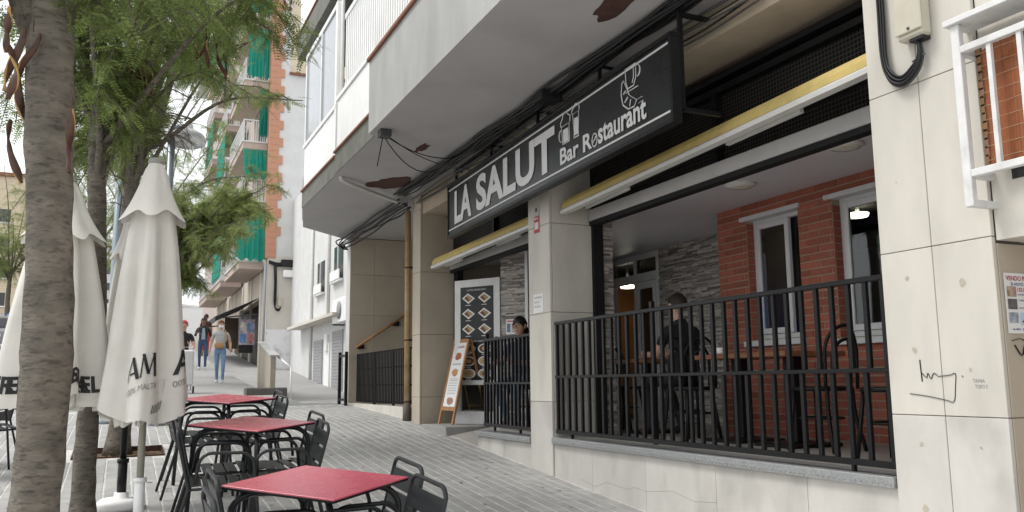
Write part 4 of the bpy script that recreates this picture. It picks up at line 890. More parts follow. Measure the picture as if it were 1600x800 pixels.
# ------------------------------------------------------------------ closed parasols
def parasol(x, y, hz, top, rw, seed, label, pole_mat, texts=(), lean=(0, 0), nf=8, crest=None):
    rr = np.random.default_rng(seed); z0 = G(x, y)+.007
    u = empty('closed_parasol', (x, y, z0), label=label, cat='parasol', group='closed white parasols'); ph = rr.uniform(0, 6.28) if crest is None else -crest
    H = top-hz; n = 96; hem = [rr.uniform(-.16, .06) for _ in range(nf)]; amp_ = [rr.uniform(.7, 1.3) for _ in range(nf)]
    def rad(th, s):                                       # s 0 top .. 1 hem
        a = nf*(th+ph)+(.5*math.sin(3*th+seed)+.35*s*math.sin(5*th))*(crest is None); k = int(((th+ph) % 6.2832)/6.2832*nf) % nf
        base = .045+.95*rw*(s**.62); fold = .34*amp_[k]*min(1, .25+s*1.4)
        return base*(1+(.022*math.sin(11*th+3*s+seed)*math.sin(7*s+2*th)+.014*math.sin(19*th-5*s)+.012*math.sin(31*th+9*s))*min(1, .3+s)-fold*(.5-.5*math.cos(a))**1.6+.05*math.sin(2*th+seed+2*s))
    def hz_(th): 
        a = (th+ph) % 6.2832/6.2832*nf; k = int(a) % nf; f = a-int(a); return hem[k]*(1-f)+hem[(k+1) % nf]*f-.05*abs(math.sin(math.pi*f))
    def surf(th, s, off=0): 
        r = rad(th, s)+off; z = top-.02-(H-.02-hz_(th)*s**3)*s
        return (r*math.cos(th)+lean[0]*s, r*math.sin(th)+lean[1]*s, z-z0)
    ns = 40; vs = [surf(2*math.pi*k/n, i/ns) for i in range(ns+1) for k in range(n)]; fs = [(i*n+k, (i+1)*n+k, (i+1)*n+(k+1) % n, i*n+(k+1) % n) for i in range(ns) for k in range(n)]
    link('canopy', MB().add(vs, fs, 0, True), CANVAS, u)
    # inner layer of folded cloth showing under the hem
    vs = []; ni = 48
    for i in range(5):
        for k in range(ni):
            th = 2*math.pi*k/ni; r = rw*(.62+.22*math.cos(nf*th*1.5+seed)); zz = hz+.12-(.22+.10*abs(math.sin(nf*.75*th+seed)))*(i/4); vs.append((r*math.cos(th)*(1-.25*i/4), r*math.sin(th)*(1-.25*i/4), zz-z0))
    link('inner_folds', MB().add(vs, [(i*ni+k, (i+1)*ni+k, (i+1)*ni+(k+1) % ni, i*ni+(k+1) % ni) for i in range(4) for k in range(ni)], 0, True), CANVAS, u)
    # vent cap
    vs = []; nc = 12
    for i in range(nc+1):
        s = i/nc
        for k in range(n):
            th = 2*math.pi*k/n; a = nf*(th+ph); r = (.04+.52*rw*s+.16*rw*s**4)*(1-.22*s*(.5-.5*math.cos(a)))+.010; zz = top-.02-.40*s-.03*s**3*math.cos(a)+.012*s*math.sin(2.3*th+seed)
            vs.append((r*math.cos(th), r*math.sin(th), zz-z0))
    link('vent_cap', MB().add(vs, [(i*n+k, (i+1)*n+k, (i+1)*n+(k+1) % n, i*n+(k+1) % n) for i in range(nc) for k in range(n)], 0, True), CANVAS, u)
    link('finial', MB().lathe([(.05, top-.03-z0), (.055, top-z0), (.045, top+.02-z0), (.01, top+.03-z0)], 16), C('grey_cap', (.3, .3, .28), .5), u)
    link('pole', MB().tube([(0, 0, .05), (0, 0, top-.05-z0)], .024, 12), pole_mat, u)
    link('socket', MB().tube([(0, 0, .10), (0, 0, .36)], .034, 12).tube([(0, 0, .34), (0, 0, .37)], .043, 12), BLACKP if pole_mat is BLACKP else WHITE, u)
    link('base_weight', MB().lathe([(.15, -.01), (.17, .03), (.17, .05), (.14, .075), (.055, .08), (.05, .12)], 28), WHITE, u)
    for txt, thc, s, h, w, bold, mt, shear in texts:
        v, f, m_ = text2d(txt, bold); v, f = refine2d(v, f); mb = MB(); pts = []
        for p in v:
            a = (p[0]/m_[0]-.5)*w; b = (p[1]/m_[1])*h; th = thc+a/(rw*.92); ss = s-(b-shear*a)/H; pts.append(surf(th, ss, .008))
        mb.add(pts, f); link('print', mb, mt, u)
    return u
av = lambda x, y: math.atan2(-y, -x)                       # angle of the side that looks at the camera
PU = (.165, 6.55)
parasol(*PU, 1.37, 3.05, .285, 3, 'closed white parasol printed AM and 100% MALTA, on a beige pole', POLEB,
        [('AM', av(*PU)-.10, .87, .13, .19, .004, INK, -.25), ('100% MALTA', av(*PU)-.08, .91, .032, .185, 0, INKG, -.3), ('A', av(*PU)+.93, .86, .14, .11, .02, INK, 0), ('00% M', av(*PU)+.93, .90, .034, .11, 0, INKG, 0),
         ('////////', av(*PU)+.33, .965, .04, .10, .02, INK, -.3)], nf=6, crest=av(*PU)-.06)
parasol(-.40, 6.7, 1.48, 2.90, .35, 5, 'closed white parasol printed ESTRELLA, behind the big tree trunk', BLACKP, [('ESTRELLA', av(-.40, 6.7)+.25*k, .955, .085, .42, .03, INK, 0) for k in (-3.4, -1.2, 1.1, 3.2)])
parasol(.06, 7.4, 1.42, 2.88, .20, 8, 'closed white parasol half hidden between the other two, on a black pole', BLACKP, [('DAMM', av(.06, 7.4)-.7, .94, .09, .2, .03, INK, 0)])

# ------------------------------------------------------------------ trees
def compound_leaf(pairs, L, ll, lw):
    V = []; Q = []
    for i in range(pairs):
        t = (i+.6)/pairs*L; sc_ = 1-.35*abs(2*(i+.5)/pairs-.9)
        for s in (-1, 1):
            l, w = ll*sc_, lw*sc_; d = np.array((.42, s*.9, -.12)); d /= np.linalg.norm(d); p = np.array((-d[1], d[0], 0)); b = np.array((t, 0, -.25*t*t/L)); o = len(V)
            V += [b, b+d*l*.5+p*w/2, b+d*l, b+d*l*.5-p*w/2]; Q.append((o, o+1, o+2, o+3))
    o = len(V); V += [np.array((0, .0012, 0)), np.array((0, -.0012, 0)), np.array((L, -.0008, -.25*L)), np.array((L, .0008, -.25*L))]; Q.append((o, o+1, o+2, o+3))
    return np.array(V), np.array(Q)
def tree(base, r0, fork, crown, crad, limbs, leaves, seed, label, lean=(0, 0), pods=(), leafmat=None, ls=1., pairs=9, knee=0, lowest=None, trunk_r1=.72):
    rr = np.random.default_rng(seed); x, y = base; z0 = G(x, y)-.05; t = empty('locust_tree', (x, y, z0+.05), label=label, cat='tree', group='honey locust street trees')
    fx, fy = x+lean[0], y+lean[1]; wood = MB()
    tp = [np.array((x+lean[0]*s+.02*math.sin(7*s+seed), y+lean[1]*s+.02*math.cos(5*s+seed), z0+(fork-z0)*s)) for s in np.linspace(0, 1, 30)]
    rs = [r0*(1.0+(.55*math.exp(-((p[2]-z0)/.14))))*(1-(1-trunk_r1)*i/29)*(1+.03*math.sin(3.1*i+seed)) for i, p in enumerate(tp)]
    wood.tube(tp, rs, 20); top = tp[-1]
    for vi in range(len(wood.v)):
        v_ = np.array(wood.v[vi]); ri = min(vi//20, len(tp)-1); d_ = v_-tp[ri]; a_ = math.atan2(d_[1], d_[0]); k_ = 1+.05*math.sin(2*a_+.7*ri+seed)+.03*math.sin(5*a_-1.9*ri)+.025*math.sin(9*a_+2.3*ri); wood.v[vi] = tuple(tp[ri]+d_*np.array((k_, k_, 1))); cx = np.array(crown, float); tw = []; rf = rs[-1]
    for i in range(limbs):
        az = 2*math.pi*(i+rr.uniform(-.3, .3))/limbs; el = rr.uniform(-.25, 1.1); e = cx+np.array((crad[0]*math.cos(az)*math.cos(el), crad[0]*math.sin(az)*math.cos(el), crad[1]*math.sin(el)))*rr.uniform(.7, 1.)
        st = tp[-1-int(rr.integers(0, 7))] if i else top; mid = st*.45+e*.55+np.array((0, 0, rr.uniform(.15, .55))); c = smooth_path([st, st*.75+mid*.25+rr.uniform(-.08, .08, 3), mid+rr.uniform(-.1, .1, 3), e], 6)
        r1 = rf*rr.uniform(.4, .62); wood.tube(c, [r1*(1-.85*k/(len(c)-1)) for k in range(len(c))], 8); tw.append((c[len(c)//2:], .9))
        for j in range(6):
            k = int(rr.uniform(.25, .98)*(len(c)-1)); s = c[k]; d = rr.normal(size=3); d[2] = d[2]*.5; d /= np.linalg.norm(d); L = rr.uniform(.45, .95)*crad[0]*.5
            q = smooth_path([s, s+d*L*.5+np.array((0, 0, .06)), s+d*L+np.array((0, 0, -.18*L))], 4); wood.tube(q, [max(.003, r1*.3*(1-.8*m/(len(q)-1))) for m in range(len(q))], 5, cap=False); tw.append((q, 1.))
            for j2 in range(3):
                k2 = int(rr.uniform(.3, 1)*(len(q)-1)); s2 = q[k2]; d2 = d+rr.normal(size=3)*.8; d2[2] -= .25; d2 /= np.linalg.norm(d2); L2 = L*rr.uniform(.35, .7); q2 = [s2, s2+d2*L2*.5, s2+d2*L2+np.array((0, 0, -.2*L2))]; wood.tube(q2, [.005, .004, .002], 4, cap=False); tw.append((q2, 1.2))
    link('trunk', wood, BARK, t); 
    for o in t.children: o.location = (-x, -y, -z0-.05)
    V0, Q0 = compound_leaf(pairs, .15*ls, .030*ls, .0125*ls); wts = np.array([w*len(c) for c, w in tw], float); wts /= wts.sum(); pick = rr.choice(len(tw), leaves, p=wts); P = np.empty((leaves, 3)); D = np.empty((leaves, 3))
    for n_, k in enumerate(pick):
        c = tw[k][0]; f = rr.uniform(0, len(c)-1.001); i = int(f); P[n_] = c[i]+(c[i+1]-c[i])*(f-i); d = c[i+1]-c[i]; D[n_] = d/(np.linalg.norm(d)+1e-9)
    P += rr.normal(size=P.shape)*.025; X = D*.6+rr.normal(size=P.shape)*.75; X[:, 2] = X[:, 2]*.5-.30; X /= np.linalg.norm(X, axis=1)[:, None]
    Zv = rr.normal(size=P.shape)*.45+np.array((0, 0, 1.)); Y = np.cross(Zv, X); Y /= np.linalg.norm(Y, axis=1)[:, None]; Z = np.cross(X, Y); sc_ = rr.uniform(.5, 1.35, leaves)
    if lowest is not None:
        keep = P[:, 2] > lowest(P[:, 0], P[:, 1]) if callable(lowest) else P[:, 2] > lowest
        P, X, Y, Z, sc_ = P[keep], X[keep], Y[keep], Z[keep], sc_[keep]
    Mx = np.stack([X, Y, Z], 2)*sc_[:, None, None]; V = np.einsum('nij,vj->nvi', Mx, V0)+P[:, None, :]; N_ = len(P)
    V = V.reshape(-1, 3)-np.array((x, y, z0+.05)); Q = (Q0[None]+(np.arange(N_)*len(V0))[:, None, None]).reshape(-1, 4)
    me = npmesh('foliage', V, Q); link('crown', me, leafmat or LEAF, t)
    for (px, py, dep, L, sd_) in pods: pod(t, px, py, dep, L, sd_)
    return t
def pod(t, px, py, dep, L, sd_, az=None):
    rr = np.random.default_rng(sd_); top = CAM+ray(px, py)*dep-np.array(t.location); n = 18; vs = []; w = .0175*(L/.25)**.3
    cv = rr.uniform(-.4, .4); tws = rr.uniform(2, 6); a0 = rr.uniform(0, 6.28)
    for i in range(n+1):
        s = i/n; c = top+np.array((cv*L*.35*math.sin(3.2*s+a0)+cv*.2*L*s, .1*L*math.cos(4*s+a0), -L*s*.94)); a = a0+tws*s; d = np.array((math.cos(a), math.sin(a), .15)); e = np.array((-math.sin(a), math.cos(a), 0)); ww = w*(.35+.65*min(1, 5*s, 5*(1-s)+.1)); th = .005+.002*math.sin(20*s)
        for k in ((-1, 0), (-.8, 1), (.8, 1), (1, 0), (.8, -1), (-.8, -1)): vs.append(c+d*ww*k[0]+e*th*k[1])
    fs = []; mi = []
    for i in range(n):
        for k in range(6): fs.append((i*6+k, i*6+(k+1) % 6, (i+1)*6+(k+1) % 6, (i+1)*6+k)); mi.append(1 if k in (0, 5) else 0)
    mb = MB(); mb.add(vs, fs, 0, True); mb.mi = mi; mb.tube([top+np.array((0, 0, .05)), top], .0025, 5); link('seed_pod', mb, [POD, PODE], t)
# big trunk close to the camera
tree((-.27, 3.95), .096, 3.3, (-.65, 4.15, 3.8), (1.15, 1.1), 12, 6500, 11, 'honey locust with the thickest trunk, standing close by the parasols', lean=(-.05, .02), lowest=lambda X, Y: 2.1+1.9*np.clip(X+.42, 0, 1)+np.clip(3.7-Y, 0, 2)*1.0, trunk_r1=.9,
     pods=[(15, 8, 3.3, .2, 1), (30, 40, 3.4, .3, 2), (52, 50, 3.5, .22, 3), (10, 60, 3.3, .26, 4), (40, 95, 3.6, .3, 5), (112, 172, 3.35, .26, 6), (25, 190, 3.9, .3, 9), (48, 235, 4., .22, 10), (66, 150, 3.7, .2, 14)])
tree((-.17, 7.12), .078, 3.5, (.15, 7.4, 4.75), (1.65, 1.3), 15, 9500, 23, 'slim honey locust forking above the parasols', lean=(-.06, -.02), lowest=lambda X, Y: 3.25+3.2*np.clip(X+.03, 0, .25), trunk_r1=.75,
     pods=[(165, 55, 6.8, .25, 21), (158, 62, 6.9, .22, 22), (196, 85, 6.8, .28, 23), (205, 90, 6.9, .24, 24), (222, 88, 6.8, .32, 25), (228, 95, 6.9, .3, 26), (236, 110, 6.8, .25, 27), (188, 110, 7., .22, 28), (318, 40, 7.2, .3, 29), (328, 60, 7.1, .28, 30), (345, 70, 7.2, .3, 31), (352, 85, 7.3, .22, 32), (310, 60, 7.2, .2, 33), (212, 118, 6.8, .2, 34), (455, 0, 6.8, .1, 35), (445, 0, 6.9, .08, 36)])
tree((.03, 10.4), .105, 4.1, (.2, 10.6, 5.3), (2.0, 1.7), 15, 9000, 31, 'honey locust growing from the square tree pit', lean=(.0, .05), leafmat=LEAF2, lowest=lambda X, Y: 3.0+5*np.clip(X, 0, .37))
tree((.75, 17.0), .11, 3.4, (1.55, 17.2, 4.4), (1.35, 1.35), 17, 11000, 41, 'honey locust whose low crown hangs over the walking woman', leafmat=LEAF2, ls=1.15, lowest=lambda X, Y: 2.95+.3*np.clip(X-2.2, 0, 2))
tree((1.3, 27.0), .11, 4.6, (2.95, 27.0, 5.9), (1.65, 1.45), 15, 7500, 61, 'honey locust leaning over the pavement below the green curtains', leafmat=LEAF2, ls=1.4, pairs=7, lowest=4.35)
tree((.3, 24.0), .12, 5.4, (1.0, 24.2, 7.6), (3.2, 2.6), 14, 9000, 43, 'honey locust further up the street behind the parasols', ls=1.3, pairs=7)
tree((-1.2, 33), .12, 6., (-1.0, 33, 8.6), (2.8, 2.6), 10, 4000, 47, 'honey locust up the street at the kerb', ls=1.5, pairs=6, leafmat=LEAF2)
tree((-6.6, 62), .16, 8.6, (-6.6, 62, 12), (4.6, 4.4), 13, 7000, 51, 'bushy street tree beyond the parked cars', ls=2.6, pairs=5, leafmat=LEAF2)
tree((-2.2, 52), .15, 8.4, (-2.0, 52, 11), (3.8, 3.4), 9, 2800, 53, 'tall street tree far up the pavement', ls=2.3, pairs=5)

# ------------------------------------------------------------------ street lamps
def street_lamp(P, px_top, head, label, hgt):
    x, y = P; z0 = G(x, y); l = empty('street_lamp', (x, y, z0), label=label, cat='street lamp', group='grey-blue street lamps')
    link('post', MB().tube([(0, 0, -.02), (0, 0, .9), (0, 0, .95), (0, 0, hgt)], [.085, .085, .06, .05], 14), LAMPM, l); link('base', MB().lathe([(.12, 0), (.12, .04), (.095, .08)], 18), LAMPM, l)
    if head is not None:
        hx, hy, hz_ = head; o = np.array((hx, hy, hz_-z0))
        link('arm', MB().tube(smooth_path([(0, 0, hgt-.05), (hx*.3, hy*.3, hz_-z0+.2), o+np.array((0, 0, .16))], 6), .03, 10), LAMPM, l)
        Mt = Matrix.Translation(o) @ Matrix.Rotation(R(-8), 4, 'X')
        link('shade', MB().lathe([(.26, -.03), (.27, .0), (.24, .06), (.16, .12), (.09, .15), (.085, .22), (.06, .26)], 28, cap=False).xf(Mt), C('lamp_shade_grey', (.42, .43, .43), .3, metal=.4), l); link('reflector', MB().lathe([(.255, -.025), (.2, .04), (.08, .09), (.01, .09)], 28, cap=False).xf(Mt), CHROME, l); link('bulb', MB().lathe([(.02, .08), (.05, .04), (.05, -.02), (.01, -.06)], 14).xf(Mt), C('lamp_glass', (.55, .55, .52), .2), l)
street_lamp((.50, 12.6), None, (.19, -.1, 4.85), 'grey street lamp with a domed shade above the AM parasol', 3.95)
street_lamp((-.13, 13.2), None, None, 'pale blue lamp post behind the slim tree trunk', 5.6)

# ------------------------------------------------------------------ far buildings
wh = empty('white_house', (0, 0, 0), label='low white house with roller doors and an air conditioner past the stairs', cat='house')
XW = 6.65
def wpart(n, mb, mt, par=None): return link(n, mb, mt, par or wh)
wpart('wall', MB().box((XW, 15.95, .7), (9, 38.0, 9.5)), WALLW)
for (px0, px1, pt, pb, nm) in ((491, 505, 532, 624, 'roller_door'), (520, 537, 516, 628, 'roller_door')):
    a, b = onx(px0, pt, XW), onx(px1, pt, XW); y0_, y1_, zt3 = b[1], a[1], (a[2]+b[2])/2
    d_ = wpart(nm, MB().box((XW-.02, y0_, .98), (XW-.005, y1_, zt3)), C('door_shutter', (.36, .36, .37), .5)); 
    for z in np.arange(1.05, zt3-.05, .11): link('slat', MB().cbox((XW-.035, y0_+.03, z), (XW-.021, y1_-.03, z+.09), .006), MATS['door_shutter'], d_)
for (px0, px1, p0, p1) in ((497, 508, 413, 460), (523, 537, 388, 440)):
    a, b = onx(px0, p0, XW), onx(px1, p0, XW); c_ = onx(px0, p1, XW); w_ = wpart('window', MB().box((XW-.012, b[1], c_[2]), (XW-.004, a[1], a[2])), C('far_pane', (.05, .055, .06), .15)); link('sill', MB().box((XW-.14, b[1]-.08, c_[2]-.1), (XW-.013, a[1]+.08, c_[2]-.02)), WALLW, w_); link('frame', MB().box((XW-.05, (a[1]+b[1])/2-.03, c_[2]), (XW-.013, (a[1]+b[1])/2+.03, a[2])), ALU, w_)
    link('window_guard', MB().box((XW-.16, b[1], c_[2]-.015), (XW-.13, a[1], c_[2]+.3)), WHITE, w_)
e0, e1 = onx(470, 516, XW), onx(546, 490, XW); wpart('canopy_ledge', MB().box((XW-.55, e1[1], e1[2]-.06), (XW, e0[1], e1[2]+.04)), CREAM); wpart('ledge_pipe', MB().tube([(XW-.08, e1[1], e1[2]+.12), (XW-.08, e0[1], e1[2]+.1)], .05, 8), C('white_pipe', (.6, .6, .57), .5))
wpart('wall_panel', MB().box((XW-.03, 30.1, 1.0), (XW-.005, 30.9, 2.9)), WHITE); wpart('meter_box', MB().cbox((XW-.1, 30.25, 2.6), (XW-.005, 30.6, 3.2), .01), WHITE)
wpart('downpipe', MB().tube([(XW-.06, 33.2, .9), (XW-.06, 33.2, 9)], .05, 8), MATS['white_pipe']); wpart('downpipe', MB().tube([(XW-.06, 30.3, 3.7), (XW-.06, 30.3, 9)], .05, 8), MATS['white_pipe'])
ac = empty('air_conditioner', (0, 0, 0), label='white air conditioner unit on the white house above the roller door', cat='air conditioner')
a = onx(521, 470, XW-.35); b = onx(543, 500, XW-.35); link('case', MB().cbox((XW-.38, b[1], b[2]), (XW-.05, a[1], a[2]), .015), WHITE, ac); link('fan_grille', MB().lathe([(.28, 0), (.28, .02), (.05, .025)], 24).xf(Matrix.Translation((XW-.39, (a[1]+b[1])/2, (a[2]+b[2])/2)) @ Matrix.Rotation(R(-90), 4, 'Y')), C('grille_grey', (.3, .3, .3), .6), ac)
for yy_ in (b[1]+.05, a[1]-.1): link('bracket', MB().box((XW-.38, yy_, b[2]-.05), (XW+.0, yy_+.05, b[2])), CABLEG, ac)
# brick-corner apartment block with green curtains
YG = 38.0; ab = empty('apartment_block', (0, 0, 0), label='white apartment block with orange brick corner and green balcony curtains', cat='building')
def ap(n, mb, mt, par=None): return link(n, mb, mt, par or ab)
XL = 5.62
ap('gable_wall', MB().box((XL+.0, YG, 3.8), (10, YG+.4, 7.0)), CREAM); ap('gable_base', MB().box((XL-.01, YG-.03, .8), (10, YG+.4, 3.8)), PEEL); ap('gable_upper', MB().box((XL+.3, YG+.01, 7.0), (10, YG+.4, 24)), WALLW); ap('gable_patch', MB().box((XL+.75, YG-.0, 15.4), (10, YG+.009, 24)), C('ochre_render', (.62, .54, .40), .9)); ap('patch_ledge', MB().box((XL+.7, YG-.12, 15.3), (10, YG-.001, 15.4)), TERRA)
bk = ap('brick_corner', MB().box((XL-.1, YG-.04, 6.9), (XL+.32, YG+.6, 24)), OBRICK)
for i in range(20): link('quoin', MB().box((XL+.32, YG-.045, 7.9+i*.8), (XL+.5, YG+.005, 8.3+i*.8)), OBRICK, bk)
for i in range(60): link('course', MB().box((XL-.105, YG-.05, 6.95+i*.28), (XL+.325, YG-.041, 7.2+i*.28)), OBRICK, bk)
ap('street_wall', MB().box((XL, YG+.6, 1.5), (XL+.3, 70, 24)), C('pinkish_render', (.46, .39, .35), .85))
ap('shop_front', MB().box((XL-.03, YG+.4, 1.5), (XL+.0, 60, 6.5)), C('shop_stone', (.52, .46, .38), .8))
for i in range(6): ap('shop_pier', MB().box((XL-.1, YG+1.2+i*3.1, 1.5), (XL-.031, YG+1.5+i*3.1, 6.4)), CREAM)
for i in range(4): ap('shop_opening', MB().box((XL-.06, YG+1.8+i*3.1, 1.5), (XL-.031, YG+4.0+i*3.1, 5.0)), C('shop_dark', (.035, .03, .028), .4))
ap('drain', MB().tube([(XL-.1, YG-.05, 1), (XL-.1, YG-.05, 6.7)], .06, 8), C('grey_pipe', (.25, .26, .28), .5))
ZB = [6.75, 9.43, 12.12, 14.98, 17.9, 20.7]
for k in range(3):                                        # bays along the street
    yb0 = YG+.5+k*7.5
    for f, zb in enumerate(ZB):
        bl = ap('balcony', MB().box((XL-1.15, yb0, zb-.3), (XL-.11, yb0+5.5, zb)), C('balcony_slab', (.46, .37, .32), .85)); link('slab_edge', MB().box((XL-1.2, yb0-.05, zb), (XL-.11, yb0+5.5, zb+.06)), WALLW, bl)
        link('rail', MB().box((XL-1.14, yb0, zb+1.0), (XL-.11, yb0+.03, zb+1.05)).box((XL-1.14, yb0+.03, zb+1.0), (XL-1.11, yb0+5.5, zb+1.05)), WALLW, bl)
        bars = MB()
        for x in np.arange(XL-1.12, XL-.12, .1): bars.box((x, yb0, zb+.06), (x+.02, yb0+.02, zb+1.0))
        for y in np.arange(yb0+.05, yb0+5.5, .12): bars.box((XL-1.135, y, zb+.06), (XL-1.115, y+.02, zb+1.0))
        link('balusters', bars, WALLW, bl, kind='stuff')
        # green curtain on the near end and along the front
        if k == 0:
            x0c, x1c, zc0, zc1 = {0: (XL-1.25, XL-.12, zb+.1, zb+2.25), 1: (XL-1.1, XL-.12, zb+1.05, zb+2.35), 2: (XL-.5, XL-.12, zb+.3, zb+2.5), 3: (XL-1.05, XL-.12, zb+.15, zb+2.45)}.get(f, (XL-1.0, XL-.12, zb+.3, zb+2.3))
            vs = []; nn_ = 40
            for i in range(nn_+1):
                s = i/nn_; x = x0c+(x1c-x0c)*s; yy = yb0-.08-.07*math.sin(s*34+f)-.04*math.sin(s*13); vs += [(x-.12*(1-s)*(f == 0), yy-.15*(f == 0), zc0+.06*math.sin(s*20)+.2*s*(f == 0)-.25*(f == 0)*s), (x, yy*.3+(yb0-.05)*.7, zc1)]
            link('green_curtain', MB().add(vs, [(2*i, 2*i+2, 2*i+3, 2*i+1) for i in range(nn_)], 0, True), GREEN, bl)
        elif (k+f) % 2:
            vs = []
            for i in range(41): y = yb0+.2+4*i/40; vs += [(XL-1.2-.05*math.sin(i*1.1), y, zb+.3), (XL-1.15, y, zb+2.5)]
            link('green_curtain', MB().add(vs, [(2*i, 2*i+2, 2*i+3, 2*i+1) for i in range(40)], 0, True), GREEN, bl)
        wv = link('window', MB().box((XL-.05, yb0+1.2, zb+.1), (XL-.01, yb0+3.6, zb+2.2)), MATS['far_pane'], bl)
ap('roof_slab', MB().box((XL-1.2, YG+.4, 24), (12, 70, 24.4)), WALLW)
fl = empty('flood_lamp', (0, 0, 0), label='white flood lamp with black ballast on the cream gable wall', cat='lamp'); p_ = ony(457, 433, YG-.15)
link('housing', MB().cbox((p_[0]-.4, YG-.3, p_[2]-.02), (p_[0]+.4, YG-.03, p_[2]+.28), .02), WHITE, fl); link('ballast', MB().cbox((p_[0]-.5, YG-.25, p_[2]+.45), (p_[0]+.5, YG-.02, p_[2]+.75), .03), CABLE, fl)
gc = empty('gable_cables', (0, 0, 0), label='black cables looping across the cream gable wall', cat='cables'); K = lambda x, y: ony(x, y, YG-.12)
for i in range(6): link('cable', MB().tube(smooth_path([K(420, 407+i*.8), K(435, 411+i), K(455, 410+i), K(484, 409+i)], 5), .022, 5), CABLE, gc)
for i in range(3): link('cable', MB().tube(smooth_path([K(428+i*2, 410), K(429+i*1.5, 440), K(428+i*1.5, 470), K(430, 482-i), K(435, 486-i*1.5), K(439, 480)], 5), .022, 5), CABLE, gc)
for i in range(4): link('cable', MB().tube(smooth_path([K(474+i*3, 412), K(478+i*2, 430+4*i), K(483-i, 460), K(482-i, 500)], 5), .022, 5), CABLE, gc)
link('wall_box', MB().cbox(tuple(K(434, 478)), tuple(K(441, 464)+np.array((0, .1, 0))), .01), BOXP, gc); link('wall_box', MB().cbox(tuple(K(474, 508)), tuple(K(483, 493)+np.array((0, .1, 0))), .01), CABLE, gc)
# shop awning, board, goods
sa = empty('shop_awning', (0, 0, 0), label='black shop awning stretched out below the green curtains', cat='awning')
link('canvas', MB().add([(XL-.1, YG+1.6, 5.3), (XL-.1, YG+9, 5.3), (XL-1.9, YG+9, 4.45), (XL-1.9, YG+1.6, 4.45), (XL-.1, YG+1.6, 5.27), (XL-.1, YG+9, 5.27), (XL-1.9, YG+9, 4.42), (XL-1.9, YG+1.6, 4.42)], [(0, 1, 2, 3), (7, 6, 5, 4), (0, 3, 7, 4), (3, 2, 6, 7), (1, 5, 6, 2)]), C('dark_canvas', (.06, .06, .065), .8), sa); link('valance', MB().box((XL-1.93, YG+1.6, 4.2), (XL-1.901, YG+9, 4.44)), MATS['dark_canvas'], sa)
for y in (YG+2, YG+8.6): link('arm', MB().bar((XL-.1, y, 4.6), (XL-1.85, y, 4.38), .06), CABLEG, sa)
bd = empty('shop_board', (0, 0, 0), label='dark standing board on the pavement outside the far shop', cat='sign'); xg, yg = 4.55, 41.0; zg = g(yg); link('panel', MB().box((xg-.3, yg, zg+.1), (xg+.3, yg+.05, zg+1.5)), C('board_brown', (.06, .035, .025), .6), bd); link('leg', MB().box((xg-.3, yg-.01, zg-.02), (xg-.24, yg+.06, zg+.1)), WOOD, bd); link('leg', MB().box((xg+.24, yg-.01, zg-.02), (xg+.3, yg+.06, zg+.1)), WOOD, bd)
pb_ = empty('poster_rack', (0, 0, 0), label='colourful magazine rack beside the dark standing board', cat='rack'); xg2 = 5.15; link('panel', MB().box((xg2-.32, yg-.6, zg+.25), (xg2+.34, yg-.5, zg+1.4)), C('rack_print', (.45, .38, .45), .6, var=.6, scale=5), pb_); link('stand', MB().box((xg2-.3, yg-.5, zg-.1), (xg2+.3, yg-.2, zg+.3)), CABLE, pb_)
for i, c_ in enumerate(((.1, .25, .5), (.5, .2, .2), (.6, .6, .55), (.2, .3, .5))): link('magazine', MB().box((xg2-.28+.3*(i % 2), yg-.62, zg+.35+.5*(i//2)), (xg2-.03+.3*(i % 2), yg-.605, zg+.75+.5*(i//2))), C('mag%d' % i, c_, .6, var=.5, scale=6), pb_)
# ramp parapet, step, handrail
rp = empty('ramp_parapet', (0, 0, 0), label='stained concrete parapet wall along the raised pavement', cat='wall')
vs = []
for (x, y, h) in ((2.95, 19.1, .80), (4.0, 28.5, .95)):
    for dx in (0, .11): vs += [(x+dx, y, .9), (x+dx, y, max(g(y), 1.1)+h)]
link('wall', MB().add(vs, [(0, 1, 5, 4), (2, 6, 7, 3), (1, 3, 7, 5), (0, 2, 3, 1), (4, 5, 7, 6)]), C('ramp_concrete', (.36, .32, .26), .9, var=.15, bump=.3, stain=(.22, .19, .15), stretch=(1, 1, .3)), rp)
link('coping', MB().bar((3.03, 19.05, g(19.1)+.82), (4.08, 28.5, g(28.5)+.97), .2, .04), CONC, rp)
st = empty('kerb_step', (0, 0, 0), label='dark stone step edge at the foot of the parapet', cat='step'); link('tread', MB().cbox((2.45, 19.0, g(19)-.1), (3.3, 19.4, g(19)+.14), .01), C('dark_stone', (.12, .11, .10), .8), st); link('top', MB().box((2.45, 19.02, g(19)+.141), (3.3, 19.4, g(19)+.15)), PAVEFAR, st)
hr2 = empty('yard_handrail', (0, 0, 0), label='thin grey handrail sloping down to the yard beside the parapet', cat='handrail'); link('rail', MB().tube([(3.12, 19.2, 2.05), (3.3, 18.6, 1.8)], .022, 8), ALU, hr2); link('post', MB().tube([(3.3, 18.6, 1.0), (3.3, 18.6, 1.81)], .022, 8), ALU, hr2)
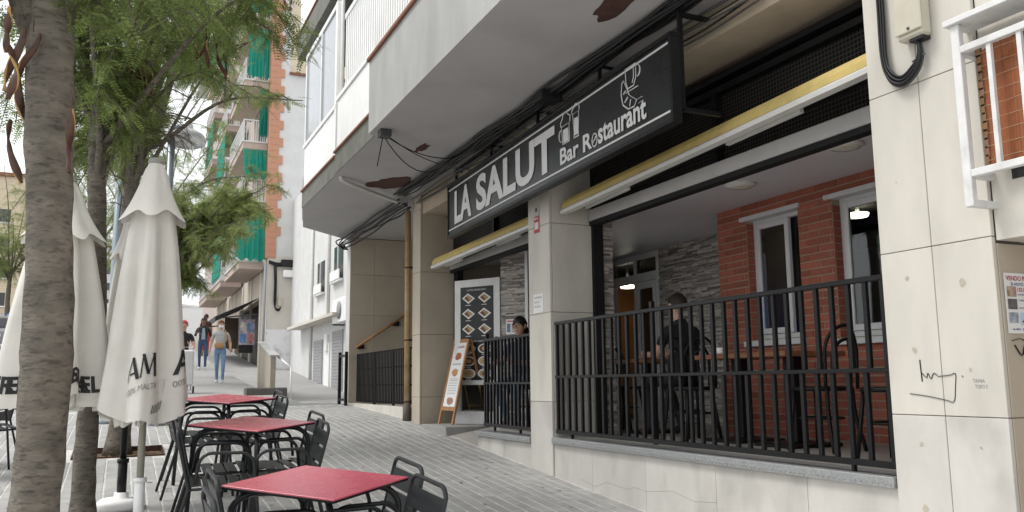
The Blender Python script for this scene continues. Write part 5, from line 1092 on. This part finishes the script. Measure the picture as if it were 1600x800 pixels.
# far cream block beyond the road, and street end
def block(x0, x1, y0, y1, z0, z1, label, mt):
    b = empty('far_block', (0, 0, 0), label=label, cat='building', group='buildings at the far end of the street'); link('wall', MB().box((x0, y0, z0), (x1, y1, z1)), mt, b); f = z0+3
    while f < z1-2:
        x = x0+1
        while x < x1-1.5:
            w = link('window', MB().box((x, y0-.03, f), (x+1.1, y0-.005, f+1.4)), MATS['far_pane'], b); link('sill', MB().box((x-.1, y0-.15, f-.12), (x+1.2, y0-.031, f-.01)), WHITE, w); x += 2.6
        f += 3
    link('roof', MB().box((x0-.3, y0-.3, z1), (x1+.3, y1, z1+.4)), TERRA, b)
block(-24, -9.5, 105, 120, 4, 24, 'cream block of flats across the road, far up the hill', C('far_cream', (.62, .52, .38), .9)); block(-7, 6, 175, 190, 10, 27, 'pale block closing the far end of the street', C('far_pale', (.6, .57, .54), .9))

# ------------------------------------------------------------------ cars
def car(x, y, rz, col, label):
    c = empty('parked_car', label=label, cat='car', group='cars parked up the road'); c.matrix_basis = Matrix.Translation((x, y, G(-3.2, y)-.12)) @ Matrix.Rotation(math.atan(.1), 4, 'X') @ Matrix.Rotation(rz, 4, 'Z')
    pm = C('car_paint_'+label.split()[0], col, .25, coat=.5)
    prof = [(-2.0, .35, .80), (-2.05, .6, .84), (-1.98, .88, .84), (-1.85, .98, .80), (-1.2, 1.42, .62), (-.3, 1.5, .62), (.5, 1.42, .62), (1.1, 1.0, .78), (1.9, .82, .76), (2.05, .6, .76), (2.0, .35, .74)]
    vs = [(sx*w, y_, z) for sx in (-1, 1) for y_, z, w in prof]; n = len(prof); fs = [tuple(range(n)), tuple(range(n, 2*n))[::-1]]+[(i, n+i, n+(i+1) % n, (i+1) % n) for i in range(n)]
    link('body', MB().add(vs, fs), pm, c); dk = C('car_glass', (.02, .022, .025), .1)
    link('rear_window', MB().add([(-.6, -1.78, 1.04), (.6, -1.78, 1.04), (.52, -1.26, 1.40), (-.52, -1.26, 1.40)], [(0, 1, 2, 3)]).xf(Matrix.Translation((0, -.02, .02))), dk, c)
    for s in (-1, 1):
        link('side_window', MB().add([(s*.82, -1.5, 1.02), (s*.82, 1.0, 1.02), (s*.65, .45, 1.38), (s*.65, -1.1, 1.38)], [(0, 1, 2, 3)]), dk, c); link('tail_light', MB().cbox((s*.62-.12, -2.06, .8), (s*.62+.12, -1.96, .95), .01), C('tail_red', (.4, .02, .02), .3), c)
        for yy in (-1.25, 1.3): w_ = link('wheel', MB().lathe([(.31, -.1), (.32, 0), (.31, .1)], 20).xf(Matrix.Translation((s*.74, yy, .32)) @ Matrix.Rotation(R(90), 4, 'Y')), C('tyre', (.02, .02, .02), .8), c); link('rim', MB().lathe([(.2, -.105), (.2, .105)], 16).xf(Matrix.Translation((s*.75, yy, .32)) @ Matrix.Rotation(R(90), 4, 'Y')), ALU, w_)
    link('bumper', MB().cbox((-.8, -2.12, .35), (.8, -1.98, .58), .03), pm, c); link('plate', MB().box((-.26, -2.07, .66), (.26, -2.045, .77)), PAPER, c)
car(-4.75, 52, 0, (.05, .16, .38), 'blue hatchback parked up the road, seen from behind'); car(-4.95, 44.5, 0, (.20, .20, .21), 'grey hatchback parked just below the blue one')

# ------------------------------------------------------------------ people
def person(name_label, loc, rz, pose, cols, hair=None, scale=1., female=False, extra=None):
    """pose: dict of joints (metres, person faces +X); cols: skin, top, legs, shoes, sleeve"""
    J = dict(pelvis=(0, 0, .94), spine=(0, 0, 1.08), chest=(.0, 0, 1.27), neckb=(-.005, 0, 1.42), neck=(.005, 0, 1.49), jaw=(.035, 0, 1.55), head=(.015, 0, 1.62), crown=(.0, 0, 1.70),
             hipL=(0, .09, .90), kneeL=(.03, .10, .50), ankL=(0, .10, .09), toeL=(.15, .11, .03), hipR=(0, -.09, .90), kneeR=(.03, -.10, .50), ankR=(0, -.10, .09), toeR=(.15, -.11, .03),
             shL=(-.01, .17, 1.38), elL=(-.03, .22, 1.10), wrL=(.04, .23, .87), shR=(-.01, -.17, 1.38), elR=(-.03, -.22, 1.10), wrR=(.04, -.23, .87))
    J.update(pose); J = {k: np.array(v, float) for k, v in J.items()}
    rad = dict(pelvis=(.135, .15), spine=(.105, .125), chest=(.115, .155), neckb=(.075, .10), neck=(.05, .052), jaw=(.062, .058), head=(.092, .078), crown=(.06, .055), hip=(.088, .088), knee=(.058, .058), ank=(.04, .04), toe=(.035, .042), sh=(.06, .06), el=(.043, .043), wr=(.028, .028))
    if female: rad['spine'] = (.10, .115); rad['pelvis'] = (.14, .165); rad['chest'] = (.115, .14)
    names = list(J); V = [J[n] for n in names]; E_ = []; ix = {n: i for i, n in enumerate(names)}
    def e(a, b): E_.append((ix[a], ix[b]))
    for a, b in (('pelvis', 'spine'), ('spine', 'chest'), ('chest', 'neckb'), ('neckb', 'neck'), ('neck', 'jaw'), ('jaw', 'head'), ('head', 'crown')): e(a, b)
    for s in 'LR':
        for a, b in (('pelvis', 'hip'+s), ('hip'+s, 'knee'+s), ('knee'+s, 'ank'+s), ('ank'+s, 'toe'+s)): e(a, b)
        e('chest', 'sh'+s); e('sh'+s, 'el'+s); e('el'+s, 'wr'+s)
    Rd = [rad.get(n, rad.get(n[:-1])) for n in names]; reg = []
    for n in names:
        b = n.rstrip('LR') if n[-1] in 'LR' else n
        reg.append({'pelvis': 'legs', 'spine': 'top', 'chest': 'top', 'neckb': 'top', 'neck': 'skin', 'jaw': 'skin', 'head': 'skin', 'crown': 'skin', 'hip': 'legs', 'knee': 'legs', 'ank': 'legs' if 'shin' not in cols else 'shin', 'toe': 'shoes', 'sh': 'top', 'el': 'sleeve', 'wr': 'skin'}[b])
    for s in 'LR':                                          # palm, four fingers and a thumb
        w = J['wr'+s]; d = w-J['el'+s]; d /= np.linalg.norm(d); sd_ = np.cross(d, (0, 1., 0)); sd_ /= np.linalg.norm(sd_)+1e-9; o = len(V); V.append(w+d*.06); Rd.append((.03, .018)); reg.append('skin'); E_.append((ix['wr'+s], o))
        for k, (off, L) in enumerate(((-.028, .06), (-.010, .075), (.010, .07), (.026, .055))):
            a = len(V); V += [w+d*.095+sd_*off, w+d*(.095+L*.55)+sd_*off*1.1, w+d*(.095+L)*.98+sd_*off]; Rd += [(.010, .010), (.009, .009), (.007, .007)]; reg += ['skin']*3; E_ += [(o, a), (a, a+1), (a+1, a+2)]
        a = len(V); V += [w+d*.05+sd_*.038, w+d*.085+sd_*.055]; Rd += [(.012, .012), (.009, .009)]; reg += ['skin']*2; E_ += [(o, a), (a, a+1)]
    a = len(V); V.append(J['head']*.5+J['jaw']*.5+(J['jaw']-J['neck'])*0+np.array((.085, 0, .0))); Rd.append((.014, .014)); reg.append('skin')
    me = bpy.data.meshes.new('body'); me.from_pydata([tuple(v) for v in V[:a]], E_, []); o = bpy.data.objects.new('body', me); COL.objects.link(o)
    o.modifiers.new('Skin', 'SKIN'); sv = me.skin_vertices[0].data
    for i in range(a): sv[i].radius = Rd[i]; sv[i].use_root = (i == 0)
    md = o.modifiers.new('Sub', 'SUBSURF'); md.levels = 2; md.render_levels = 2
    dg = bpy.context.evaluated_depsgraph_get(); m2 = bpy.data.meshes.new_from_object(o.evaluated_get(dg)); bpy.data.objects.remove(o)
    keys = ['skin', 'top', 'legs', 'shoes', 'sleeve', 'shin']; cm = [cols.get(k, cols['skin'] if k in ('sleeve', 'shin') else cols['skin']) for k in keys]
    m2.materials.clear(); [m2.materials.append(c) for c in cm]
    A = np.array([V[i] for i, j in E_]); Bv = np.array([V[j] for i, j in E_])
    for p in m2.polygons:
        c = np.array(p.center); ab_ = Bv-A; t = np.clip(((c-A)*ab_).sum(1)/((ab_**2).sum(1)+1e-9), 0, 1); k = int(np.argmin(np.linalg.norm(A+ab_*t[:, None]-c, axis=1))); i, j = E_[k]
        p.material_index = keys.index(reg[i] if t[k] < (.62 if reg[i] != reg[j] else .5) else reg[j]); p.use_smooth = True
    root = empty('person', loc, label=name_label, cat='person'); root.rotation_euler = (0, 0, rz); root.scale = (scale,)*3
    m2.name = 'body'; link('body', m2, None, root)
    hd = J['head']; f = J['jaw']-J['neck']; 
    fm = MB().tube([hd+np.array((.085, 0, .0)), hd+np.array((.108, 0, -.03))], [.010, .016], 8); link('nose', fm, cols['skin'], root)
    for s in (-1, 1):
        link('ear', MB().lathe([(.008, -.03), (.02, -.01), (.022, .015), (.01, .03)], 8, c=tuple(hd+np.array((0, s*.08, -.01)))), cols['skin'], root); link('eye', MB().lathe([(.004, -.006), (.012, 0), (.004, .006)], 8, c=tuple(hd+np.array((.078, s*.032, .008)))), INK, root)
    link('mouth', MB().box(tuple(hd+np.array((.078, -.022, -.068))), tuple(hd+np.array((.092, .022, -.06)))), C('lips', (.3, .1, .08), .5), root)
    if hair:
        hm, style = hair; vs = []; n1, n2 = 12, 20
        for i in range(n1+1):
            ph_ = math.pi*(i/n1)*(.60 if style == 'short' else .74)
            for k in range(n2):
                th = 2*math.pi*k/n2; front = max(0, math.cos(th)); ph2 = ph_*(1-.42*front); r = 1.0+.05*rng.uniform(-1, 1); vs.append(hd+np.array((.102*math.sin(ph2)*math.cos(th)*r-.012, .090*math.sin(ph2)*math.sin(th)*r, .108*math.cos(ph2)*r+.012)))
        link('hair', MB().add(vs, [(i*n2+k, (i+1)*n2+k, (i+1)*n2+(k+1) % n2, i*n2+(k+1) % n2) for i in range(n1) for k in range(n2)], 0, True), hm, root)
        if style == 'long':
            link('ponytail', MB().tube(smooth_path([hd+np.array((-.08, 0, .0)), hd+np.array((-.12, 0, -.1)), hd+np.array((-.1, 0, -.28))], 4), [.05, .055, .06, .06, .055, .05, .045, .03, .02][:9], 10), hm, root)
    if extra: extra(root, J)
    return root
WT = C('white_shoe', (.6, .6, .6), .6); RHAIR = C('auburn_hair', (.16, .05, .02), .6, var=.3, scale=60); BHAIR = C('black_hair', (.012, .010, .009), .5, var=.3, scale=60)
GREYT = mat('grey_striped_tee', (.38, .38, .39), .85, .22, 22, 0, stretch=(.1, .1, 2.5))
def mask(root, J): h = J['head']; link('face_mask', MB().lathe([(.03, -.05), (.062, -.03), (.066, .0), (.05, .03)], 14, c=tuple(h+np.array((.045, 0, -.045)))), PAPER, root)
stride = dict(kneeL=(.14, .09, .52), ankL=(.10, .08, .10), toeL=(.24, .08, .05), kneeR=(.0, -.08, .50), ankR=(-.16, -.07, .14), toeR=(-.03, -.08, .04), elL=(-.10, .25, 1.12), wrL=(.08, .26, .94), elR=(-.02, -.25, 1.11), wrR=(.10, -.27, .93))
WX, WY = 2.42, 24.2
person('woman in white face mask, grey tee and jeans walking downhill to the tables', (WX, WY, G(WX, WY)-.004), R(-97), stride, dict(skin=SKIN, top=GREYT, legs=DENIM, shoes=WT), (RHAIR, 'short'), .97, True, mask)
bag = empty('shoulder_bag', (WX, WY, G(WX, WY)), label='tan leather shoulder bag slung in front of the walking woman', cat='bag'); link('body', MB().lathe([(.05, -.085), (.11, -.07), (.125, 0), (.11, .06), (.09, .075)], 20, c=(0, 0, 0)).xf(Matrix.Translation((-.05, -.19, 1.0)) @ Matrix.Diagonal((1.05, .4, .95, 1))), C('tan_leather', (.38, .22, .10), .6), bag); link('strap', MB().tube(smooth_path([(.12, -.17, 1.1), (.13, -.13, 1.25), (.1, -.02, 1.42), (.0, .05, 1.3)], 5), .014, 6), MATS['tan_leather'], bag)
MX, MY = 2.50, 30.6
def jacket(root, J): pass
person('man in black jacket over pale blue tee and jeans holding a phone', (MX, MY, G(MX, MY)-.004), R(-94), dict(elR=(-.02, -.26, 1.12), wrR=(.16, -.20, 1.25), elL=(-.03, .25, 1.10), wrL=(.12, .22, 1.02), kneeL=(.10, .09, .50), ankL=(.08, .09, .09), toeL=(.22, .1, .03), ankR=(-.10, -.09, .11)), dict(skin=SKIND, top=C('dark_jacket', (.02, .02, .024), .8), sleeve=C('dark_jacket', (.02, .02, .024), .8), legs=DENIMD, shoes=WT), (BHAIR, 'short'), 1.0, False,
       lambda root, J: link('tee_front', MB().add([(.118, -.035, 1.38), (.118, .035, 1.38), (.135, .06, 1.15), (.15, .06, 1.0), (.15, -.06, 1.0), (.135, -.06, 1.15)], [(0, 1, 2, 5), (5, 2, 3, 4)]), C('pale_blue_tee', (.28, .36, .43), .8), root))
ph_ = empty('phone', (MX-.2, MY-.24, G(MX, MY)+1.28), label='black phone in the hand of the man in the dark jacket', cat='phone'); link('case', MB().cbox((-.035, -.006, -.07), (.035, .006, .07), .004), INK, ph_); link('screen', MB().box((-.03, -.0075, -.062), (.03, -.0065, .062)), C('screen', (.06, .07, .09), .1), ph_)
person('person in dark top and red shorts walking behind the man in the jacket', (3.15, 37.5, G(3.15, 37.5)), R(85), {}, dict(skin=SKIND, top=C('maroon_top', (.05, .02, .022), .8), legs=C('red_shorts', (.35, .04, .03), .8), shoes=INK, shin=SKIND), (BHAIR, 'short'))
person('distant person in dark clothes walking uphill', (8.1, 95, G(8.1, 95)), R(85), stride, dict(skin=SKIND, top=C('navy_top', (.03, .04, .08), .8), legs=C('navy_legs', (.04, .05, .09), .8), shoes=INK), (BHAIR, 'short'), 1.05)
person('distant person in pale pink top walking uphill beside the dark one', (8.95, 95, G(8.95, 95)), R(85), {}, dict(skin=SKIN, top=C('pink_top', (.45, .35, .42), .8), legs=C('navy_legs', (.04, .05, .09), .8), shoes=INK), (BHAIR, 'short'), 1.0)
KX, KY = 1.27, 20.6
person('person in black top and red cap pushing a trolley beside the white parasol', (KX, KY, G(KX, KY)), R(-95), dict(elL=(.05, .24, 1.12), wrL=(.25, .2, 1.0), elR=(.05, -.24, 1.12), wrR=(.25, -.2, 1.0)), dict(skin=SKIN, top=C('black_top', (.015, .015, .017), .8), legs=C('black_top', (.015, .015, .017), .8), shoes=WT), (C('red_cap', (.5, .05, .07), .7), 'short'), .93)
tr = empty('shopping_trolley', (KX+.04, KY-.42, G(KX, KY-.42)), label='wheeled shopping trolley with white bag pushed beside the parasol', cat='trolley'); link('bag', MB().cbox((-.16, -.12, .18), (.16, .14, .95), .03), C('trolley_white', (.6, .6, .6), .8), tr); link('handle', MB().tube([(-.13, .16, .1), (-.13, .18, 1.02), (.13, .18, 1.02), (.13, .16, .1)], .012, 6), ALU, tr)
for s in (-1, 1): link('wheel', MB().lathe([(.08, -.015), (.085, 0), (.08, .015)], 16).xf(Matrix.Translation((s*.18, .08, .085)) @ Matrix.Rotation(R(90), 4, 'Y')), C('tyre', (.02, .02, .02), .8), tr)
link('axle', MB().tube([(-.18, .08, .085), (.18, .08, .085)], .01, 6), ALU, tr); link('leg', MB().tube([(0, -.1, 0), (0, -.1, .2)], .01, 6), ALU, tr)
sit = dict(pelvis=(0, 0, .56), spine=(.0, 0, .70), chest=(.03, 0, .89), neckb=(.05, 0, 1.04), neck=(.07, 0, 1.11), jaw=(.11, 0, 1.165), head=(.09, 0, 1.235), crown=(.075, 0, 1.315), hipL=(.04, .09, .54), kneeL=(.42, .13, .52), ankL=(.36, .13, .09), toeL=(.50, .14, .03), hipR=(.04, -.09, .54), kneeR=(.42, -.13, .52), ankR=(.20, -.12, .09), toeR=(.33, -.13, .03), shL=(.04, .18, 1.0), elL=(.14, .23, .76), wrL=(.36, .16, .775), shR=(.04, -.18, 1.0), elR=(.12, -.23, .77), wrR=(.34, -.17, .775))
PINK = C('pink_trainer', (.4, .07, .14), .6)
person('man in black shirt seated with his back to the railing at a terrace table', (4.85, 6.75, ZF-.004), R(98), sit, dict(skin=SKIN, top=C('black_shirt', (.012, .012, .014), .85), sleeve=SKIN, legs=C('dark_trousers', (.02, .02, .025), .85), shoes=C('brown_shoe', (.12, .06, .05), .6)), (C('dark_hair', (.025, .018, .014), .6, var=.3, scale=60), 'short'), 1.0)
person('dark-haired woman seated behind the entrance railing in jeans and pink trainers', (4.36, 9.3, ZF-.004), R(215), sit, dict(skin=SKIN, top=C('dark_blue_top', (.03, .04, .07), .85), legs=DENIM, shoes=PINK), (BHAIR, 'long'), .96, True)
dup(bc, Matrix.Translation((4.36, 9.3, ZF-.004)) @ Matrix.Rotation(R(215), 4, 'Z'), 'black hoop-back cafe chair under the seated dark-haired woman')

# ------------------------------------------------------------------ fallen leaflets on the pavement
lv = MB()
for _ in range(420):
    x, y = rng.uniform(-1.5, 3.7), rng.uniform(4, 14); a = rng.uniform(0, 6.28); l = rng.uniform(.008, .02); z = G(x, y)+.0105; d = np.array((math.cos(a), math.sin(a), .05)); e_ = np.array((-math.sin(a), math.cos(a), .1)); c = np.array((x, y, z))
    lv.add([c-d*l, c+e_*l*.35, c+d*l, c-e_*l*.35], [(0, 1, 2, 3)], int(rng.integers(0, 12) == 0))
link('fallen_leaflets', lv, [C('dry_leaf', (.22, .16, .07), .8), PAPER], label='scattered dry leaflets and crumbs on the pavement', kind='stuff')

gm = MB()
for _ in range(190):
    x, y = rng.uniform(.2, 3.75), rng.uniform(4, 15); r_ = rng.uniform(.008, .022); z = .0095
    gm.add([(x+r_*math.cos(t)*rng.uniform(.8, 1.1), y+r_*math.sin(t)*rng.uniform(.8, 1.1), G(x, y+r_*math.sin(t))+z) for t in np.linspace(0, 6.28, 8, endpoint=False)], [tuple(range(8))])
link('gum_spots', gm, C('gum', (.17, .165, .16), .8), label='dark trodden gum spots on the grey pavement', kind='stuff')
